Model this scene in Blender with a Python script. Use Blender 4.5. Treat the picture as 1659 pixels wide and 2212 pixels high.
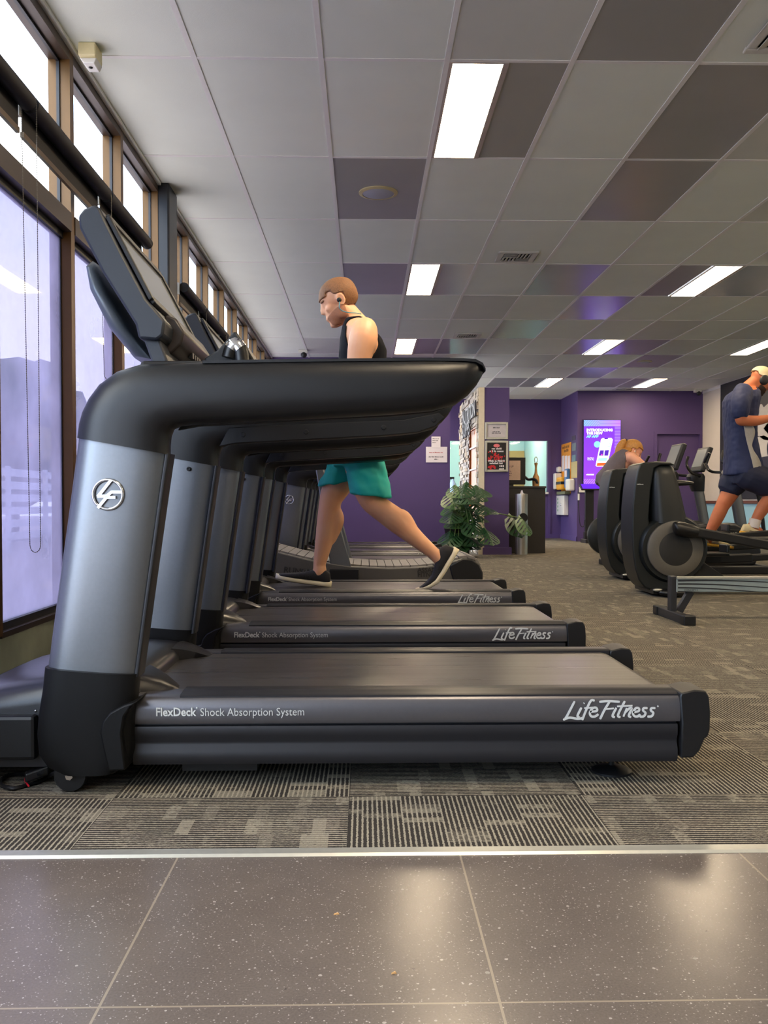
import bpy, bmesh, math, random
from mathutils import Vector, Matrix, noise
for _o in list(bpy.data.objects): bpy.data.objects.remove(_o)
PI = math.pi
scene = bpy.context.scene
COL = scene.collection
# ------------------------------------------------------------------ camera
CAMZ, FPX, CX, CY = 0.75, 1920.0, 829.5, 1130.0
PITCH, YAW = -0.0239, 0.0216
cam = bpy.data.cameras.new('camera'); cam_ob = bpy.data.objects.new('camera', cam); COL.objects.link(cam_ob)
cam.sensor_fit = 'AUTO'; cam.sensor_width = 36.0; cam.lens = FPX/2212*36.0
cam.shift_y = (CY-1106.0)/2212; cam.clip_start = 0.02; cam.clip_end = 300
cam_ob.location = (0, 0, CAMZ); cam_ob.rotation_euler = (PI/2+PITCH, 0, -YAW)
scene.camera = cam_ob
# ------------------------------------------------------------------ colour management, exposure
scene.view_settings.view_transform = 'Standard'; scene.view_settings.look = 'None'
scene.view_settings.gamma = 1.0; scene.view_settings.use_curve_mapping = False
scene.view_settings.exposure = 0.55
try:
    scene.cycles.use_denoising = True
    scene.cycles.max_bounces = 10; scene.cycles.diffuse_bounces = 5; scene.cycles.glossy_bounces = 4
    scene.cycles.transparent_max_bounces = 16; scene.cycles.sample_clamp_indirect = 6.0
    scene.cycles.caustics_reflective = False; scene.cycles.caustics_refractive = False
except Exception:
    pass
# ------------------------------------------------------------------ sky
SKY_STRENGTH = 9.5
PANEL_STRENGTH = 32.0
w = bpy.data.worlds.new('sky'); scene.world = w; w.use_nodes = True
_n, _l = w.node_tree.nodes, w.node_tree.links; _n.clear()
_out = _n.new('ShaderNodeOutputWorld'); _bg = _n.new('ShaderNodeBackground'); _tc = _n.new('ShaderNodeTexCoord')
_nz = _n.new('ShaderNodeTexNoise'); _nz.inputs['Scale'].default_value = 3.2; _nz.inputs['Detail'].default_value = 5
_rp = _n.new('ShaderNodeValToRGB'); _rp.color_ramp.elements[0].position = .42; _rp.color_ramp.elements[1].position = .58
_rp.color_ramp.elements[0].color = (.42, .58, .86, 1); _rp.color_ramp.elements[1].color = (1, .99, .96, 1)
_l.new(_tc.outputs['Generated'], _nz.inputs['Vector']); _l.new(_nz.outputs['Fac'], _rp.inputs['Fac'])
_l.new(_rp.outputs['Color'], _bg.inputs['Color']); _bg.inputs['Strength'].default_value = SKY_STRENGTH
_l.new(_bg.outputs[0], _out.inputs['Surface'])
# daylight portals in the window wall (they only guide the sky light through the panes)
for _y0, _y1, _z0, _z1 in ((-3, 5.9, .25, 2.8), (6.25, 12.6, .25, 2.8)):
    _a = bpy.data.lights.new('daylight_portal', 'AREA'); _a.shape = 'RECTANGLE'; _a.size = _y1-_y0; _a.size_y = _z1-_z0
    _a.cycles.is_portal = True
    _ao = bpy.data.objects.new('daylight_portal', _a); COL.objects.link(_ao)
    _ao.location = (-1.47, (_y0+_y1)/2, (_z0+_z1)/2)
    _ao.rotation_euler = Matrix(((0, 0, -1), (1, 0, 0), (0, -1, 0))).to_euler()   # local -Z looks into the room (+x)
# ------------------------------------------------------------------ helpers
_cp, _sp, _cyw, _syw = math.cos(PITCH), math.sin(PITCH), math.cos(YAW), math.sin(YAW)
def P(px, py, Y):
    """point of the place at depth Y (metres along the room) that the photograph shows at (px, py)"""
    u, v = (px-CX)/FPX, -(py-CY)/FPX
    x, y, z = u, 1.0, v
    y, z = _cp*y-_sp*z, _sp*y+_cp*z
    x, y = _cyw*x+_syw*y, -_syw*x+_cyw*y
    t = Y/y
    return Vector((x*t, Y, CAMZ+z*t))
def PX(px, py, X):
    """the same for a plane of constant x"""
    q = P(px, py, 1.0); t = X/q.x
    return Vector((X, t, CAMZ+(q.z-CAMZ)*t))
def PZ(px, py, Z):
    q = P(px, py, 1.0); t = (Z-CAMZ)/(q.z-CAMZ)
    return Vector((q.x*t, t, Z))
def srgb(c):
    if isinstance(c, str): c = tuple(int(c[i:i+2], 16) for i in (0, 2, 4))
    return tuple(((v/255)/12.92 if v/255 <= .04045 else ((v/255+.055)/1.055)**2.4) for v in c)+(1,)
def new_mat(name):
    m = bpy.data.materials.new(name); m.use_nodes = True
    return m, m.node_tree.nodes, m.node_tree.links, m.node_tree.nodes['Principled BSDF']
def mat(name, c, rough=.5, metal=0., spec=.5, var=.08, vs=40., bump=0., bs=200., coat=0., sheen=0., trans=0.):
    m, n, l, b = new_mat(name)
    col = srgb(c)
    tc = n.new('ShaderNodeTexCoord'); nz = n.new('ShaderNodeTexNoise'); nz.inputs['Scale'].default_value = vs; nz.inputs['Detail'].default_value = 3
    l.new(tc.outputs['Object'], nz.inputs['Vector'])
    mx = n.new('ShaderNodeMix'); mx.data_type = 'RGBA'
    mx.inputs['A'].default_value = tuple(v*(1-var) for v in col[:3])+(1,); mx.inputs['B'].default_value = tuple(min(1, v*(1+var)) for v in col[:3])+(1,)
    l.new(nz.outputs['Fac'], mx.inputs['Factor']); l.new(mx.outputs['Result'], b.inputs['Base Color'])
    b.inputs['Roughness'].default_value = rough; b.inputs['Metallic'].default_value = metal; b.inputs['Specular IOR Level'].default_value = spec
    if coat: b.inputs['Coat Weight'].default_value = coat; b.inputs['Coat Roughness'].default_value = .1
    if sheen: b.inputs['Sheen Weight'].default_value = sheen
    if trans: b.inputs['Transmission Weight'].default_value = trans
    if bump:
        n2 = n.new('ShaderNodeTexNoise'); n2.inputs['Scale'].default_value = bs; l.new(tc.outputs['Object'], n2.inputs['Vector'])
        bp = n.new('ShaderNodeBump'); bp.inputs['Strength'].default_value = bump; bp.inputs['Distance'].default_value = .002
        l.new(n2.outputs['Fac'], bp.inputs['Height']); l.new(bp.outputs['Normal'], b.inputs['Normal'])
    return m
def emit(name, c, s):
    m, n, l, b = new_mat(name); n.remove(b)
    e = n.new('ShaderNodeEmission'); e.inputs['Color'].default_value = srgb(c); e.inputs['Strength'].default_value = s
    l.new(e.outputs[0], n['Material Output'].inputs['Surface']); return m
def wloc(o):
    v = Vector((0, 0, 0))
    while o: v = v+o.location; o = o.parent
    return v
class MB:
    def __init__(s): s.bm = bmesh.new(); s.mi = 0
    def face(s, pts):
        vs = [s.bm.verts.new(p) for p in pts]; f = s.bm.faces.new(vs); f.material_index = s.mi; return s
    def box(s, x0, x1, y0, y1, z0, z1):
        v = [s.bm.verts.new(p) for p in ((x0,y0,z0),(x1,y0,z0),(x1,y1,z0),(x0,y1,z0),(x0,y0,z1),(x1,y0,z1),(x1,y1,z1),(x0,y1,z1))]
        for q in ((0,3,2,1),(4,5,6,7),(0,1,5,4),(1,2,6,5),(2,3,7,6),(3,0,4,7)):
            f = s.bm.faces.new([v[i] for i in q]); f.material_index = s.mi
        return s
    def obox(s, c, ax, ay, az):
        """oriented box: centre and three half-axis vectors"""
        c, ax, ay, az = Vector(c), Vector(ax), Vector(ay), Vector(az)
        v = [s.bm.verts.new(c+i*ax+j*ay+k*az) for k in (-1, 1) for (i, j) in ((-1,-1),(1,-1),(1,1),(-1,1))]
        for q in ((0,3,2,1),(4,5,6,7),(0,1,5,4),(1,2,6,5),(2,3,7,6),(3,0,4,7)):
            f = s.bm.faces.new([v[i] for i in q]); f.material_index = s.mi
        return s
    def loft(s, secs, cap=True, closed=True):
        rows = [[s.bm.verts.new(p) for p in sec] for sec in secs]
        n = len(rows[0])
        for a, b in zip(rows, rows[1:]):
            for i in range(n if closed else n-1):
                j = (i+1) % n
                f = s.bm.faces.new((a[i], a[j], b[j], b[i])); f.material_index = s.mi
        if cap:
            for r in (rows[0][::-1], rows[-1]):
                f = s.bm.faces.new(r); f.material_index = s.mi
        return s
    def prism(s, poly, axis, a, b):
        def mk(p, t): return {'x': (t, p[0], p[1]), 'y': (p[0], t, p[1]), 'z': (p[0], p[1], t)}[axis]
        return s.loft([[mk(p, a) for p in poly], [mk(p, b) for p in poly]])
    def cyl(s, p0, p1, r, n=16, r1=None):
        p0, p1 = Vector(p0), Vector(p1); d = (p1-p0).normalized()
        u = d.orthogonal().normalized(); v = d.cross(u); r1 = r if r1 is None else r1
        return s.loft([[p+q*(math.cos(2*PI*i/n)*u+math.sin(2*PI*i/n)*v) for i in range(n)] for p, q in ((p0, r), (p1, r1))])
    def lathe(s, prof, c, n=24, axis='z'):
        c = Vector(c); secs = []
        for r, z in prof:
            r = max(r, 1e-4)
            sec = []
            for i in range(n):
                a, b = r*math.cos(2*PI*i/n), r*math.sin(2*PI*i/n)
                sec.append(c+Vector({'z': (a, b, z), 'y': (a, z, -b), 'x': (z, a, b)}[axis]))
            secs.append(sec)
        return s.loft(secs)
    def tube(s, pts, r, n=10, closed=False, flat=None):
        pts = [Vector(p) for p in pts]; N = len(pts)
        rs = r if isinstance(r, (list, tuple)) else [r]*N
        def tan(i):
            if closed: return (pts[(i+1) % N]-pts[i-1]).normalized()
            return (pts[min(i+1, N-1)]-pts[max(i-1, 0)]).normalized()
        u = tan(0).orthogonal().normalized(); secs = []
        for i, p in enumerate(pts):
            t = tan(i); u = (u-t*u.dot(t)).normalized(); v = t.cross(u)
            secs.append([p+rs[i]*(math.cos(2*PI*k/n)*u+math.sin(2*PI*k/n)*v) for k in range(n)])
        if closed:
            s.loft(secs+[secs[0]], cap=False)
        else: s.loft(secs)
        return s
    def ball(s, c, r, sub=3, sc=(1, 1, 1), rot=None):
        M = Matrix.Translation(Vector(c)) @ (rot.to_4x4() if rot else Matrix.Identity(4)) @ Matrix.Diagonal((r*sc[0], r*sc[1], r*sc[2], 1))
        g = bmesh.ops.create_icosphere(s.bm, subdivisions=sub, radius=1, matrix=M)
        for v in g['verts']:
            for f in v.link_faces: f.material_index = s.mi
        return s
    def mirror_y(s, yc):
        g = bmesh.ops.duplicate(s.bm, geom=s.bm.verts[:]+s.bm.edges[:]+s.bm.faces[:])
        vs = [e for e in g['geom'] if isinstance(e, bmesh.types.BMVert)]; fs = [e for e in g['geom'] if isinstance(e, bmesh.types.BMFace)]
        for v in vs: v.co.y = 2*yc-v.co.y
        bmesh.ops.reverse_faces(s.bm, faces=fs); return s
    def flip_y(s, yc):
        for v in s.bm.verts: v.co.y = 2*yc-v.co.y
        bmesh.ops.reverse_faces(s.bm, faces=s.bm.faces[:]); return s
    def build(s, name, mats, parent=None, smooth=35, bevel=0, weld=True, subsurf=0, segs=2):
        if weld: bmesh.ops.remove_doubles(s.bm, verts=s.bm.verts, dist=1e-6)
        bmesh.ops.recalc_face_normals(s.bm, faces=s.bm.faces)
        off = wloc(parent) if parent else Vector((0, 0, 0))
        if parent:
            for v in s.bm.verts: v.co -= off
        me = bpy.data.meshes.new(name); s.bm.to_mesh(me); s.bm.free()
        if not isinstance(mats, (list, tuple)): mats = [mats]
        for m in mats: me.materials.append(m)
        if smooth:
            me.shade_smooth(); me.set_sharp_from_angle(angle=math.radians(smooth))
        o = bpy.data.objects.new(name, me); COL.objects.link(o)
        if parent: o.parent = parent
        if bevel:
            b = o.modifiers.new('bevel', 'BEVEL'); b.width = bevel; b.segments = segs; b.limit_method = 'ANGLE'; b.angle_limit = math.radians(40)
        if subsurf:
            q = o.modifiers.new('subdivision', 'SUBSURF'); q.levels = subsurf; q.render_levels = subsurf
        return o
def tag(o, label=None, cat=None, group=None, kind=None):
    if label: o['label'] = label
    if cat: o['category'] = cat
    if group: o['group'] = group
    if kind: o['kind'] = kind
    return o
def thing(name, loc, label, cat, group=None):
    o = bpy.data.objects.new(name, None); COL.objects.link(o); o.location = loc; o.empty_display_size = .1
    return tag(o, label, cat, group)
def struct(o): o['kind'] = 'structure'; return o
def copy_tree(o, parent=None):
    c = o.copy(); COL.objects.link(c)
    if parent: c.parent = parent
    for ch in list(o.children): copy_tree(ch, c)
    return c
def text(name, body, size, m, parent, origin, ux, uz, depth=.0015, bold=0., align='LEFT', shear=0., space=1.0, fit=None):
    """lettering laid out from origin along ux (reading direction) and uz (up), as a mesh"""
    cu = bpy.data.curves.new(name, 'FONT'); cu.body = body; cu.size = size; cu.extrude = depth/2; cu.offset = bold
    cu.align_x = align; cu.shear = shear; cu.space_character = space; cu.resolution_u = 3
    t = bpy.data.objects.new(name, cu); COL.objects.link(t)
    me = bpy.data.meshes.new_from_object(t.evaluated_get(bpy.context.evaluated_depsgraph_get()))
    bpy.data.objects.remove(t); bpy.data.curves.remove(cu)
    if fit:
        xs = [v.co.x for v in me.vertices]; k_ = fit/(max(xs)-min(xs)); me.transform(Matrix.Diagonal((k_, 1, 1, 1)))
    ux, uz = Vector(ux).normalized(), Vector(uz).normalized(); n = ux.cross(uz)
    M = Matrix((ux, uz, n)).transposed().to_4x4()
    off = Vector(origin)-(wloc(parent) if parent else Vector((0, 0, 0)))
    me.transform(Matrix.Translation(off) @ M)
    me.materials.clear(); me.materials.append(m)
    o = bpy.data.objects.new(name, me); COL.objects.link(o)
    if parent: o.parent = parent
    return o
def rrect(w, h, r, n=5):
    """rounded rectangle outline centred on the origin"""
    pts = []
    for cx, cy, a0 in ((w/2-r, h/2-r, 0), (-w/2+r, h/2-r, 90), (-w/2+r, -h/2+r, 180), (w/2-r, -h/2+r, 270)):
        for i in range(n+1):
            a = math.radians(a0+90*i/n); pts.append((cx+r*math.cos(a), cy+r*math.sin(a)))
    return pts
def superell(a, b, e=2.6, n=24):
    pts = []
    for i in range(n):
        t = 2*PI*i/n; c, s_ = math.cos(t), math.sin(t)
        pts.append((a*abs(c)**(2/e)*(1 if c >= 0 else -1), b*abs(s_)**(2/e)*(1 if s_ >= 0 else -1)))
    return pts
def catmull(pts, k=4):
    pts = [Vector(p) for p in pts]; out = []
    for i in range(len(pts)-1):
        p0, p1, p2, p3 = pts[max(i-1, 0)], pts[i], pts[i+1], pts[min(i+2, len(pts)-1)]
        for j in range(k):
            t = j/k
            out.append(.5*((2*p1)+(p2-p0)*t+(2*p0-5*p1+4*p2-p3)*t*t+(3*p1-p0-3*p2+p3)*t**3))
    out.append(pts[-1]); return out
random.seed(7)
# ================================================================== materials of the shell
CEIL = 2.8525
WX = -1.36                     # inner face of the window wall
YB, YF = -3.2, 18.2            # wall behind the camera, far wall
XR = 6.42                      # right wall
TS_Y = 1.868                   # edge between stone tiles and carpet
M = {}
def node_helpers(n, l):
    def math_(op, a, b=None, c=None):
        q = n.new('ShaderNodeMath'); q.operation = op
        for i, v in enumerate((a, b, c)):
            if v is None: continue
            if isinstance(v, (int, float)): q.inputs[i].default_value = v
            else: l.new(v, q.inputs[i])
        return q.outputs[0]
    def mixc(f, a, b):
        q = n.new('ShaderNodeMix'); q.data_type = 'RGBA'
        for k, v in (('Factor', f), ('A', a), ('B', b)):
            if isinstance(v, tuple): q.inputs[k].default_value = v
            elif isinstance(v, (int, float)): q.inputs[k].default_value = v
            else: l.new(v, q.inputs[k])
        return q.outputs['Result']
    return math_, mixc
def carpet_mat():
    m, n, l, b = new_mat('carpet_tile'); F, mixc = node_helpers(n, l)
    tc = n.new('ShaderNodeTexCoord'); sx = n.new('ShaderNodeSeparateXYZ'); l.new(tc.outputs['Object'], sx.inputs[0])
    X = F('ADD', sx.outputs['X'], 30*.5955+.0405); Y = F('ADD', sx.outputs['Y'], 30*.5955-2.246)
    tx = F('DIVIDE', X, .5955); ty = F('DIVIDE', Y, .5955)
    par = F('MODULO', F('ADD', F('ADD', F('FLOOR', tx), F('FLOOR', ty)), 1.0), 2.0)          # quarter-turned tiles
    # each tile: u runs across its stripes, v along them
    mu = n.new('ShaderNodeMix'); mu.data_type = 'FLOAT'; l.new(par, mu.inputs[0]); l.new(X, mu.inputs[2]); l.new(Y, mu.inputs[3]); U = mu.outputs[0]
    mv = n.new('ShaderNodeMix'); mv.data_type = 'FLOAT'; l.new(par, mv.inputs[0]); l.new(Y, mv.inputs[2]); l.new(X, mv.inputs[3]); V = mv.outputs[0]
    # yarn wobble
    nz = n.new('ShaderNodeTexNoise'); nz.inputs['Scale'].default_value = 140; nz.inputs['Detail'].default_value = 2; l.new(tc.outputs['Object'], nz.inputs['Vector'])
    wob = F('MULTIPLY', F('SUBTRACT', nz.outputs['Fac'], .5), .006)
    ph = F('MODULO', F('DIVIDE', F('ADD', U, wob), .0119), 1.0)
    st = F('LESS_THAN', ph, .36)
    # tan dashes, tufted in rows along the stripes
    cb = n.new('ShaderNodeCombineXYZ'); l.new(F('FLOOR', F('DIVIDE', U, .0952)), cb.inputs[0]); l.new(F('FLOOR', F('ADD', F('DIVIDE', V, .031), F('MULTIPLY', F('SINE', F('MULTIPLY', F('FLOOR', F('DIVIDE', U, .0952)), 12.9)), 3.0))), cb.inputs[1])
    l.new(F('FLOOR', ty), cb.inputs[2])
    wn = n.new('ShaderNodeTexWhiteNoise'); wn.noise_dimensions = '3D'; l.new(cb.outputs[0], wn.inputs['Vector'])
    n4 = n.new('ShaderNodeTexNoise'); n4.inputs['Scale'].default_value = 60; l.new(tc.outputs['Object'], n4.inputs['Vector'])
    val = F('ADD', wn.outputs['Value'], F('MULTIPLY', F('SUBTRACT', n4.outputs['Fac'], .5), .45))
    dash = F('MULTIPLY', F('GREATER_THAN', val, .92), .55)
    mid = F('MULTIPLY', F('GREATER_THAN', val, .78), .2)
    fac = F('MAXIMUM', F('MAXIMUM', st, dash), mid)
    n3 = n.new('ShaderNodeTexNoise'); n3.inputs['Scale'].default_value = 420; l.new(tc.outputs['Object'], n3.inputs['Vector'])
    dark = mixc(n3.outputs['Fac'], srgb((24, 22, 22)), srgb((70, 65, 60)))
    lite = mixc(n3.outputs['Fac'], srgb((100, 94, 82)), srgb((180, 171, 152)))
    col = mixc(fac, dark, lite)
    # darker seam between tiles
    ex = F('MODULO', tx, 1.0); ey = F('MODULO', ty, 1.0)
    seam = F('MAXIMUM', F('LESS_THAN', ex, .004), F('LESS_THAN', ey, .004))
    col = mixc(F('MULTIPLY', seam, .7), col, srgb((30, 28, 28)))
    l.new(col, b.inputs['Base Color']); b.inputs['Roughness'].default_value = .95; b.inputs['Specular IOR Level'].default_value = .1
    bp = n.new('ShaderNodeBump'); bp.inputs['Strength'].default_value = .5; bp.inputs['Distance'].default_value = .003
    l.new(F('ADD', F('MULTIPLY', st, .5), F('MULTIPLY', n3.outputs['Fac'], .5)), bp.inputs['Height']); l.new(bp.outputs['Normal'], b.inputs['Normal'])
    return m
def stone_mat():
    m, n, l, b = new_mat('speckled_stone_tile'); F, mixc = node_helpers(n, l)
    tc = n.new('ShaderNodeTexCoord'); sx = n.new('ShaderNodeSeparateXYZ'); l.new(tc.outputs['Object'], sx.inputs[0])
    tx = F('MODULO', F('DIVIDE', F('ADD', sx.outputs['X'], .397+12*.597), .597), 1.0)
    ty = F('MODULO', F('DIVIDE', F('ADD', sx.outputs['Y'], -1.308+12*.597), .597), 1.0)
    grout = F('MAXIMUM', F('LESS_THAN', tx, .007), F('LESS_THAN', ty, .007))
    n1 = n.new('ShaderNodeTexNoise'); n1.inputs['Scale'].default_value = 9; n1.inputs['Detail'].default_value = 8; l.new(tc.outputs['Object'], n1.inputs['Vector'])
    n2 = n.new('ShaderNodeTexNoise'); n2.inputs['Scale'].default_value = 260; n2.inputs['Detail'].default_value = 3; l.new(tc.outputs['Object'], n2.inputs['Vector'])
    base = mixc(n1.outputs['Fac'], srgb((66, 58, 53)), srgb((90, 81, 73)))
    base = mixc(F('MULTIPLY', n2.outputs['Fac'], .5), base, srgb((122, 112, 106)))
    col = base
    for sc, thr, c in ((95, .115, (160, 153, 145)), (40, .08, (156, 149, 141)), (190, .16, (140, 132, 124)), (17, .045, (136, 130, 122))):
        v = n.new('ShaderNodeTexVoronoi'); v.inputs['Scale'].default_value = sc; l.new(tc.outputs['Object'], v.inputs['Vector'])
        v2 = n.new('ShaderNodeTexWhiteNoise'); l.new(v.outputs['Position'], v2.inputs['Vector'])
        sp = F('MULTIPLY', F('LESS_THAN', F('ADD', v.outputs['Distance'], F('MULTIPLY', F('SUBTRACT', n2.outputs['Fac'], .5), .12)), F('MULTIPLY', v2.outputs['Value'], thr*1.6)), F('GREATER_THAN', v2.outputs['Value'], .45))
        col = mixc(F('MULTIPLY', sp, .85), col, srgb(c))
    vd = n.new('ShaderNodeTexVoronoi'); vd.inputs['Scale'].default_value = 11; l.new(tc.outputs['Object'], vd.inputs['Vector'])
    col = mixc(F('MULTIPLY', F('LESS_THAN', F('ADD', vd.outputs['Distance'], F('MULTIPLY', n2.outputs['Fac'], .12)), .09), .5), col, srgb((48, 43, 41)))
    col = mixc(grout, col, srgb((132, 120, 104)))
    l.new(col, b.inputs['Base Color'])
    l.new(F('ADD', .19, F('MULTIPLY', n2.outputs['Fac'], .1)), b.inputs['Roughness']); b.inputs['Specular IOR Level'].default_value = .62
    bp = n.new('ShaderNodeBump'); bp.inputs['Strength'].default_value = .12; bp.inputs['Distance'].default_value = .001
    l.new(F('SUBTRACT', n2.outputs['Fac'], F('MULTIPLY', grout, 3.0)), bp.inputs['Height']); l.new(bp.outputs['Normal'], b.inputs['Normal'])
    return m
M['carpet'] = carpet_mat(); M['stone_tile'] = stone_mat()
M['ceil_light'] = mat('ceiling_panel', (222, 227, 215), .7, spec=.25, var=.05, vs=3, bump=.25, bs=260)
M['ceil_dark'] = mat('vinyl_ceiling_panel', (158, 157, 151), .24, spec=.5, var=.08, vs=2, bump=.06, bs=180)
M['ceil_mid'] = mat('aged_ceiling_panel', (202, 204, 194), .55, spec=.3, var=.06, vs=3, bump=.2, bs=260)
M['tee'] = mat('ceiling_tee', (226, 224, 218), .45, var=.04)
M['purple'] = mat('purple_wall_paint', (83, 66, 115), .55, spec=.35, var=.05, vs=4, bump=.15, bs=140)
M['bronze'] = mat('bronze_aluminium', (94, 64, 22), .42, .3, var=.12, vs=14)
M['bronze_dark'] = mat('dark_bronze_rail', (66, 54, 44), .4, .3, var=.1, vs=14)
M['black_frame'] = mat('black_gasket', (20, 22, 28), .45, var=.1)
M['white_wall'] = mat('white_wall_paint', (206, 198, 186), .7, var=.03, vs=5)
M['grey_wall'] = mat('pale_grey_wall_paint', (180, 178, 174), .8, var=.03, vs=5)
M['low_wall'] = mat('green_grey_masonry_paint', (146, 152, 136), .75, var=.14, vs=16, bump=.2, bs=60)
M['blue_wall'] = mat('pale_blue_wall_paint', (150, 196, 212), .6, var=.03, vs=5)
M['alu'] = mat('brushed_aluminium', (190, 190, 182), .35, .7, var=.1, vs=60)
M['column'] = mat('charcoal_column_paint', (24, 25, 29), .4, spec=.4, var=.08)
M['cream_trim'] = mat('cream_corner_bead', (214, 202, 178), .6)
M['black_plastic'] = mat('black_plastic', (19, 19, 21), .42, spec=.4, var=.08, vs=90, bump=.12, bs=700)
M['white_plastic'] = mat('white_plastic', (224, 222, 214), .4, var=.03)
def pane_mat(name, tint, haze, hazecol, rough=.02):
    m, n, l, b = new_mat(name); n.remove(b); F, mixc = node_helpers(n, l)
    tr = n.new('ShaderNodeBsdfTransparent'); tr.inputs['Color'].default_value = srgb(tint)
    gl = n.new('ShaderNodeBsdfGlossy'); gl.inputs['Roughness'].default_value = rough
    lw = n.new('ShaderNodeLayerWeight'); lw.inputs['Blend'].default_value = .5
    refl = F('ADD', .035, F('MULTIPLY', .7, F('POWER', lw.outputs['Facing'], 5.0)))
    last = tr
    if haze:
        tl = n.new('ShaderNodeBsdfTranslucent'); tl.inputs['Color'].default_value = srgb(hazecol)
        df = n.new('ShaderNodeBsdfDiffuse'); df.inputs['Color'].default_value = srgb(hazecol)
        h = n.new('ShaderNodeMixShader'); h.inputs[0].default_value = .25; l.new(tl.outputs[0], h.inputs[1]); l.new(df.outputs[0], h.inputs[2])
        tc = n.new('ShaderNodeTexCoord'); nz = n.new('ShaderNodeTexNoise'); nz.inputs['Scale'].default_value = 2.2; nz.inputs['Detail'].default_value = 4; l.new(tc.outputs['Object'], nz.inputs['Vector'])
        m1 = n.new('ShaderNodeMixShader'); l.new(F('MULTIPLY', nz.outputs['Fac'], haze*2), m1.inputs[0]); l.new(tr.outputs[0], m1.inputs[1]); l.new(h.outputs[0], m1.inputs[2]); last = m1
    m2 = n.new('ShaderNodeMixShader'); l.new(refl, m2.inputs[0]); l.new(last.outputs[0], m2.inputs[1]); l.new(gl.outputs[0], m2.inputs[2])
    l.new(m2.outputs[0], n['Material Output'].inputs['Surface']); return m
M['clear_glass'] = pane_mat('clear_glass', (248, 250, 250), 0, None)
M['film_glass'] = pane_mat('purple_film_glass', (146, 147, 160), .28, (198, 192, 218))

# ================================================================== floor
mb = MB(); mb.box(WX, XR, TS_Y+.037, 18.3, -.06, 0); mb.mi = 1; mb.box(WX, XR, YB, TS_Y, -.06, 0)
struct(mb.build('floor', [M['carpet'], M['stone_tile']], smooth=0))
mb = MB(); mb.prism([(TS_Y-.002, 0), (TS_Y+.004, .005), (TS_Y+.03, .006), (TS_Y+.039, .001), (TS_Y+.039, -.02), (TS_Y-.002, -.02)], 'x', WX, XR)
struct(mb.build('trim_1', M['alu'], smooth=0)); bpy.data.objects['trim_1']['label'] = 'pale metal strip where the carpet meets the stone tiles'

# ================================================================== ceiling: lay-in panels on white tees
GX0, GY0, GW, GD = -.807, 4.276, .6, 1.2
LIGHTS = {(2, 0, 0), (2, 3, 0), (2, 6, 0), (2, 9, 0), (6, 0, 1), (6, 3, 1), (6, 6, 1), (6, 9, 1), (10, 3, 0), (10, 6, 0), (9, 9, 1), (10, 0, 0), (2, -3, 0), (6, -3, 1), (10, -3, 0)}
lightcells = {(i, j): h for i, j, h in LIGHTS}
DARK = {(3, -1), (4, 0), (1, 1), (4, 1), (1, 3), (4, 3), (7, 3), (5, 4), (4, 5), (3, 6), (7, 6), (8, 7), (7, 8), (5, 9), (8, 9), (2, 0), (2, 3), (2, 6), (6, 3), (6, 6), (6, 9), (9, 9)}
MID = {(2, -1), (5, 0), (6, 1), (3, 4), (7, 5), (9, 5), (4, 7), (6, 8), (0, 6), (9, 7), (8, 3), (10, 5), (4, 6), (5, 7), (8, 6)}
mb = MB()
for i in range(-1, 13):
    for j in range(-7, 12):
        x0, x1 = max(GX0+GW*i, WX-.1), min(GX0+GW*(i+1), XR+.1); y0, y1 = max(GY0+GD*j, YB), min(GY0+GD*(j+1), YF)
        if x1-x0 < .01 or y1-y0 < .01: continue
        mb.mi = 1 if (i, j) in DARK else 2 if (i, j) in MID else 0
        if (i, j) in lightcells:
            h = lightcells[(i, j)]
            if h == 0: x0 += .3
            else: x1 -= .3
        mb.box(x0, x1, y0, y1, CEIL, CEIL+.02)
mb.mi = 3
for i in range(0, 13):
    x = GX0+GW*i; mb.box(x-.013, x+.013, YB, YF, CEIL-.004, CEIL+.001)
for j in range(-6, 12):
    y = GY0+GD*j; mb.box(WX, XR, y-.012, y+.012, CEIL-.003, CEIL+.001)
mb.box(WX, WX+.02, YB, YF, CEIL-.02, CEIL+.001)
struct(mb.build('ceiling', [M['ceil_light'], M['ceil_dark'], M['ceil_mid'], M['tee']], smooth=0, weld=False))
M['panel_glow'] = emit('lit_light_diffuser', (255, 230, 192), PANEL_STRENGTH)
M['panel_frame'] = mat('light_panel_frame', (170, 158, 148), .5)
where = {(2, 0): 'nearest ceiling light, long panel high above the closest treadmill', (2, 3): 'ceiling light behind the round speaker, above the walking man in the black tank top',
         (2, 6): 'small far ceiling light just right of the walking man in the black tank top', (6, 3): 'long ceiling light at upper right, above the ellipticals',
         (6, 6): 'ceiling light in purple-tinged panels, in line above the wall screen', (10, 6): 'ceiling light cut by the right photo edge, above the man in the cap',
         (6, 9): 'small ceiling light in front of the far purple walls, left of the wall screen', (9, 9): 'small ceiling light over the wide purple wall, right of the wall screen'}
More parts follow.
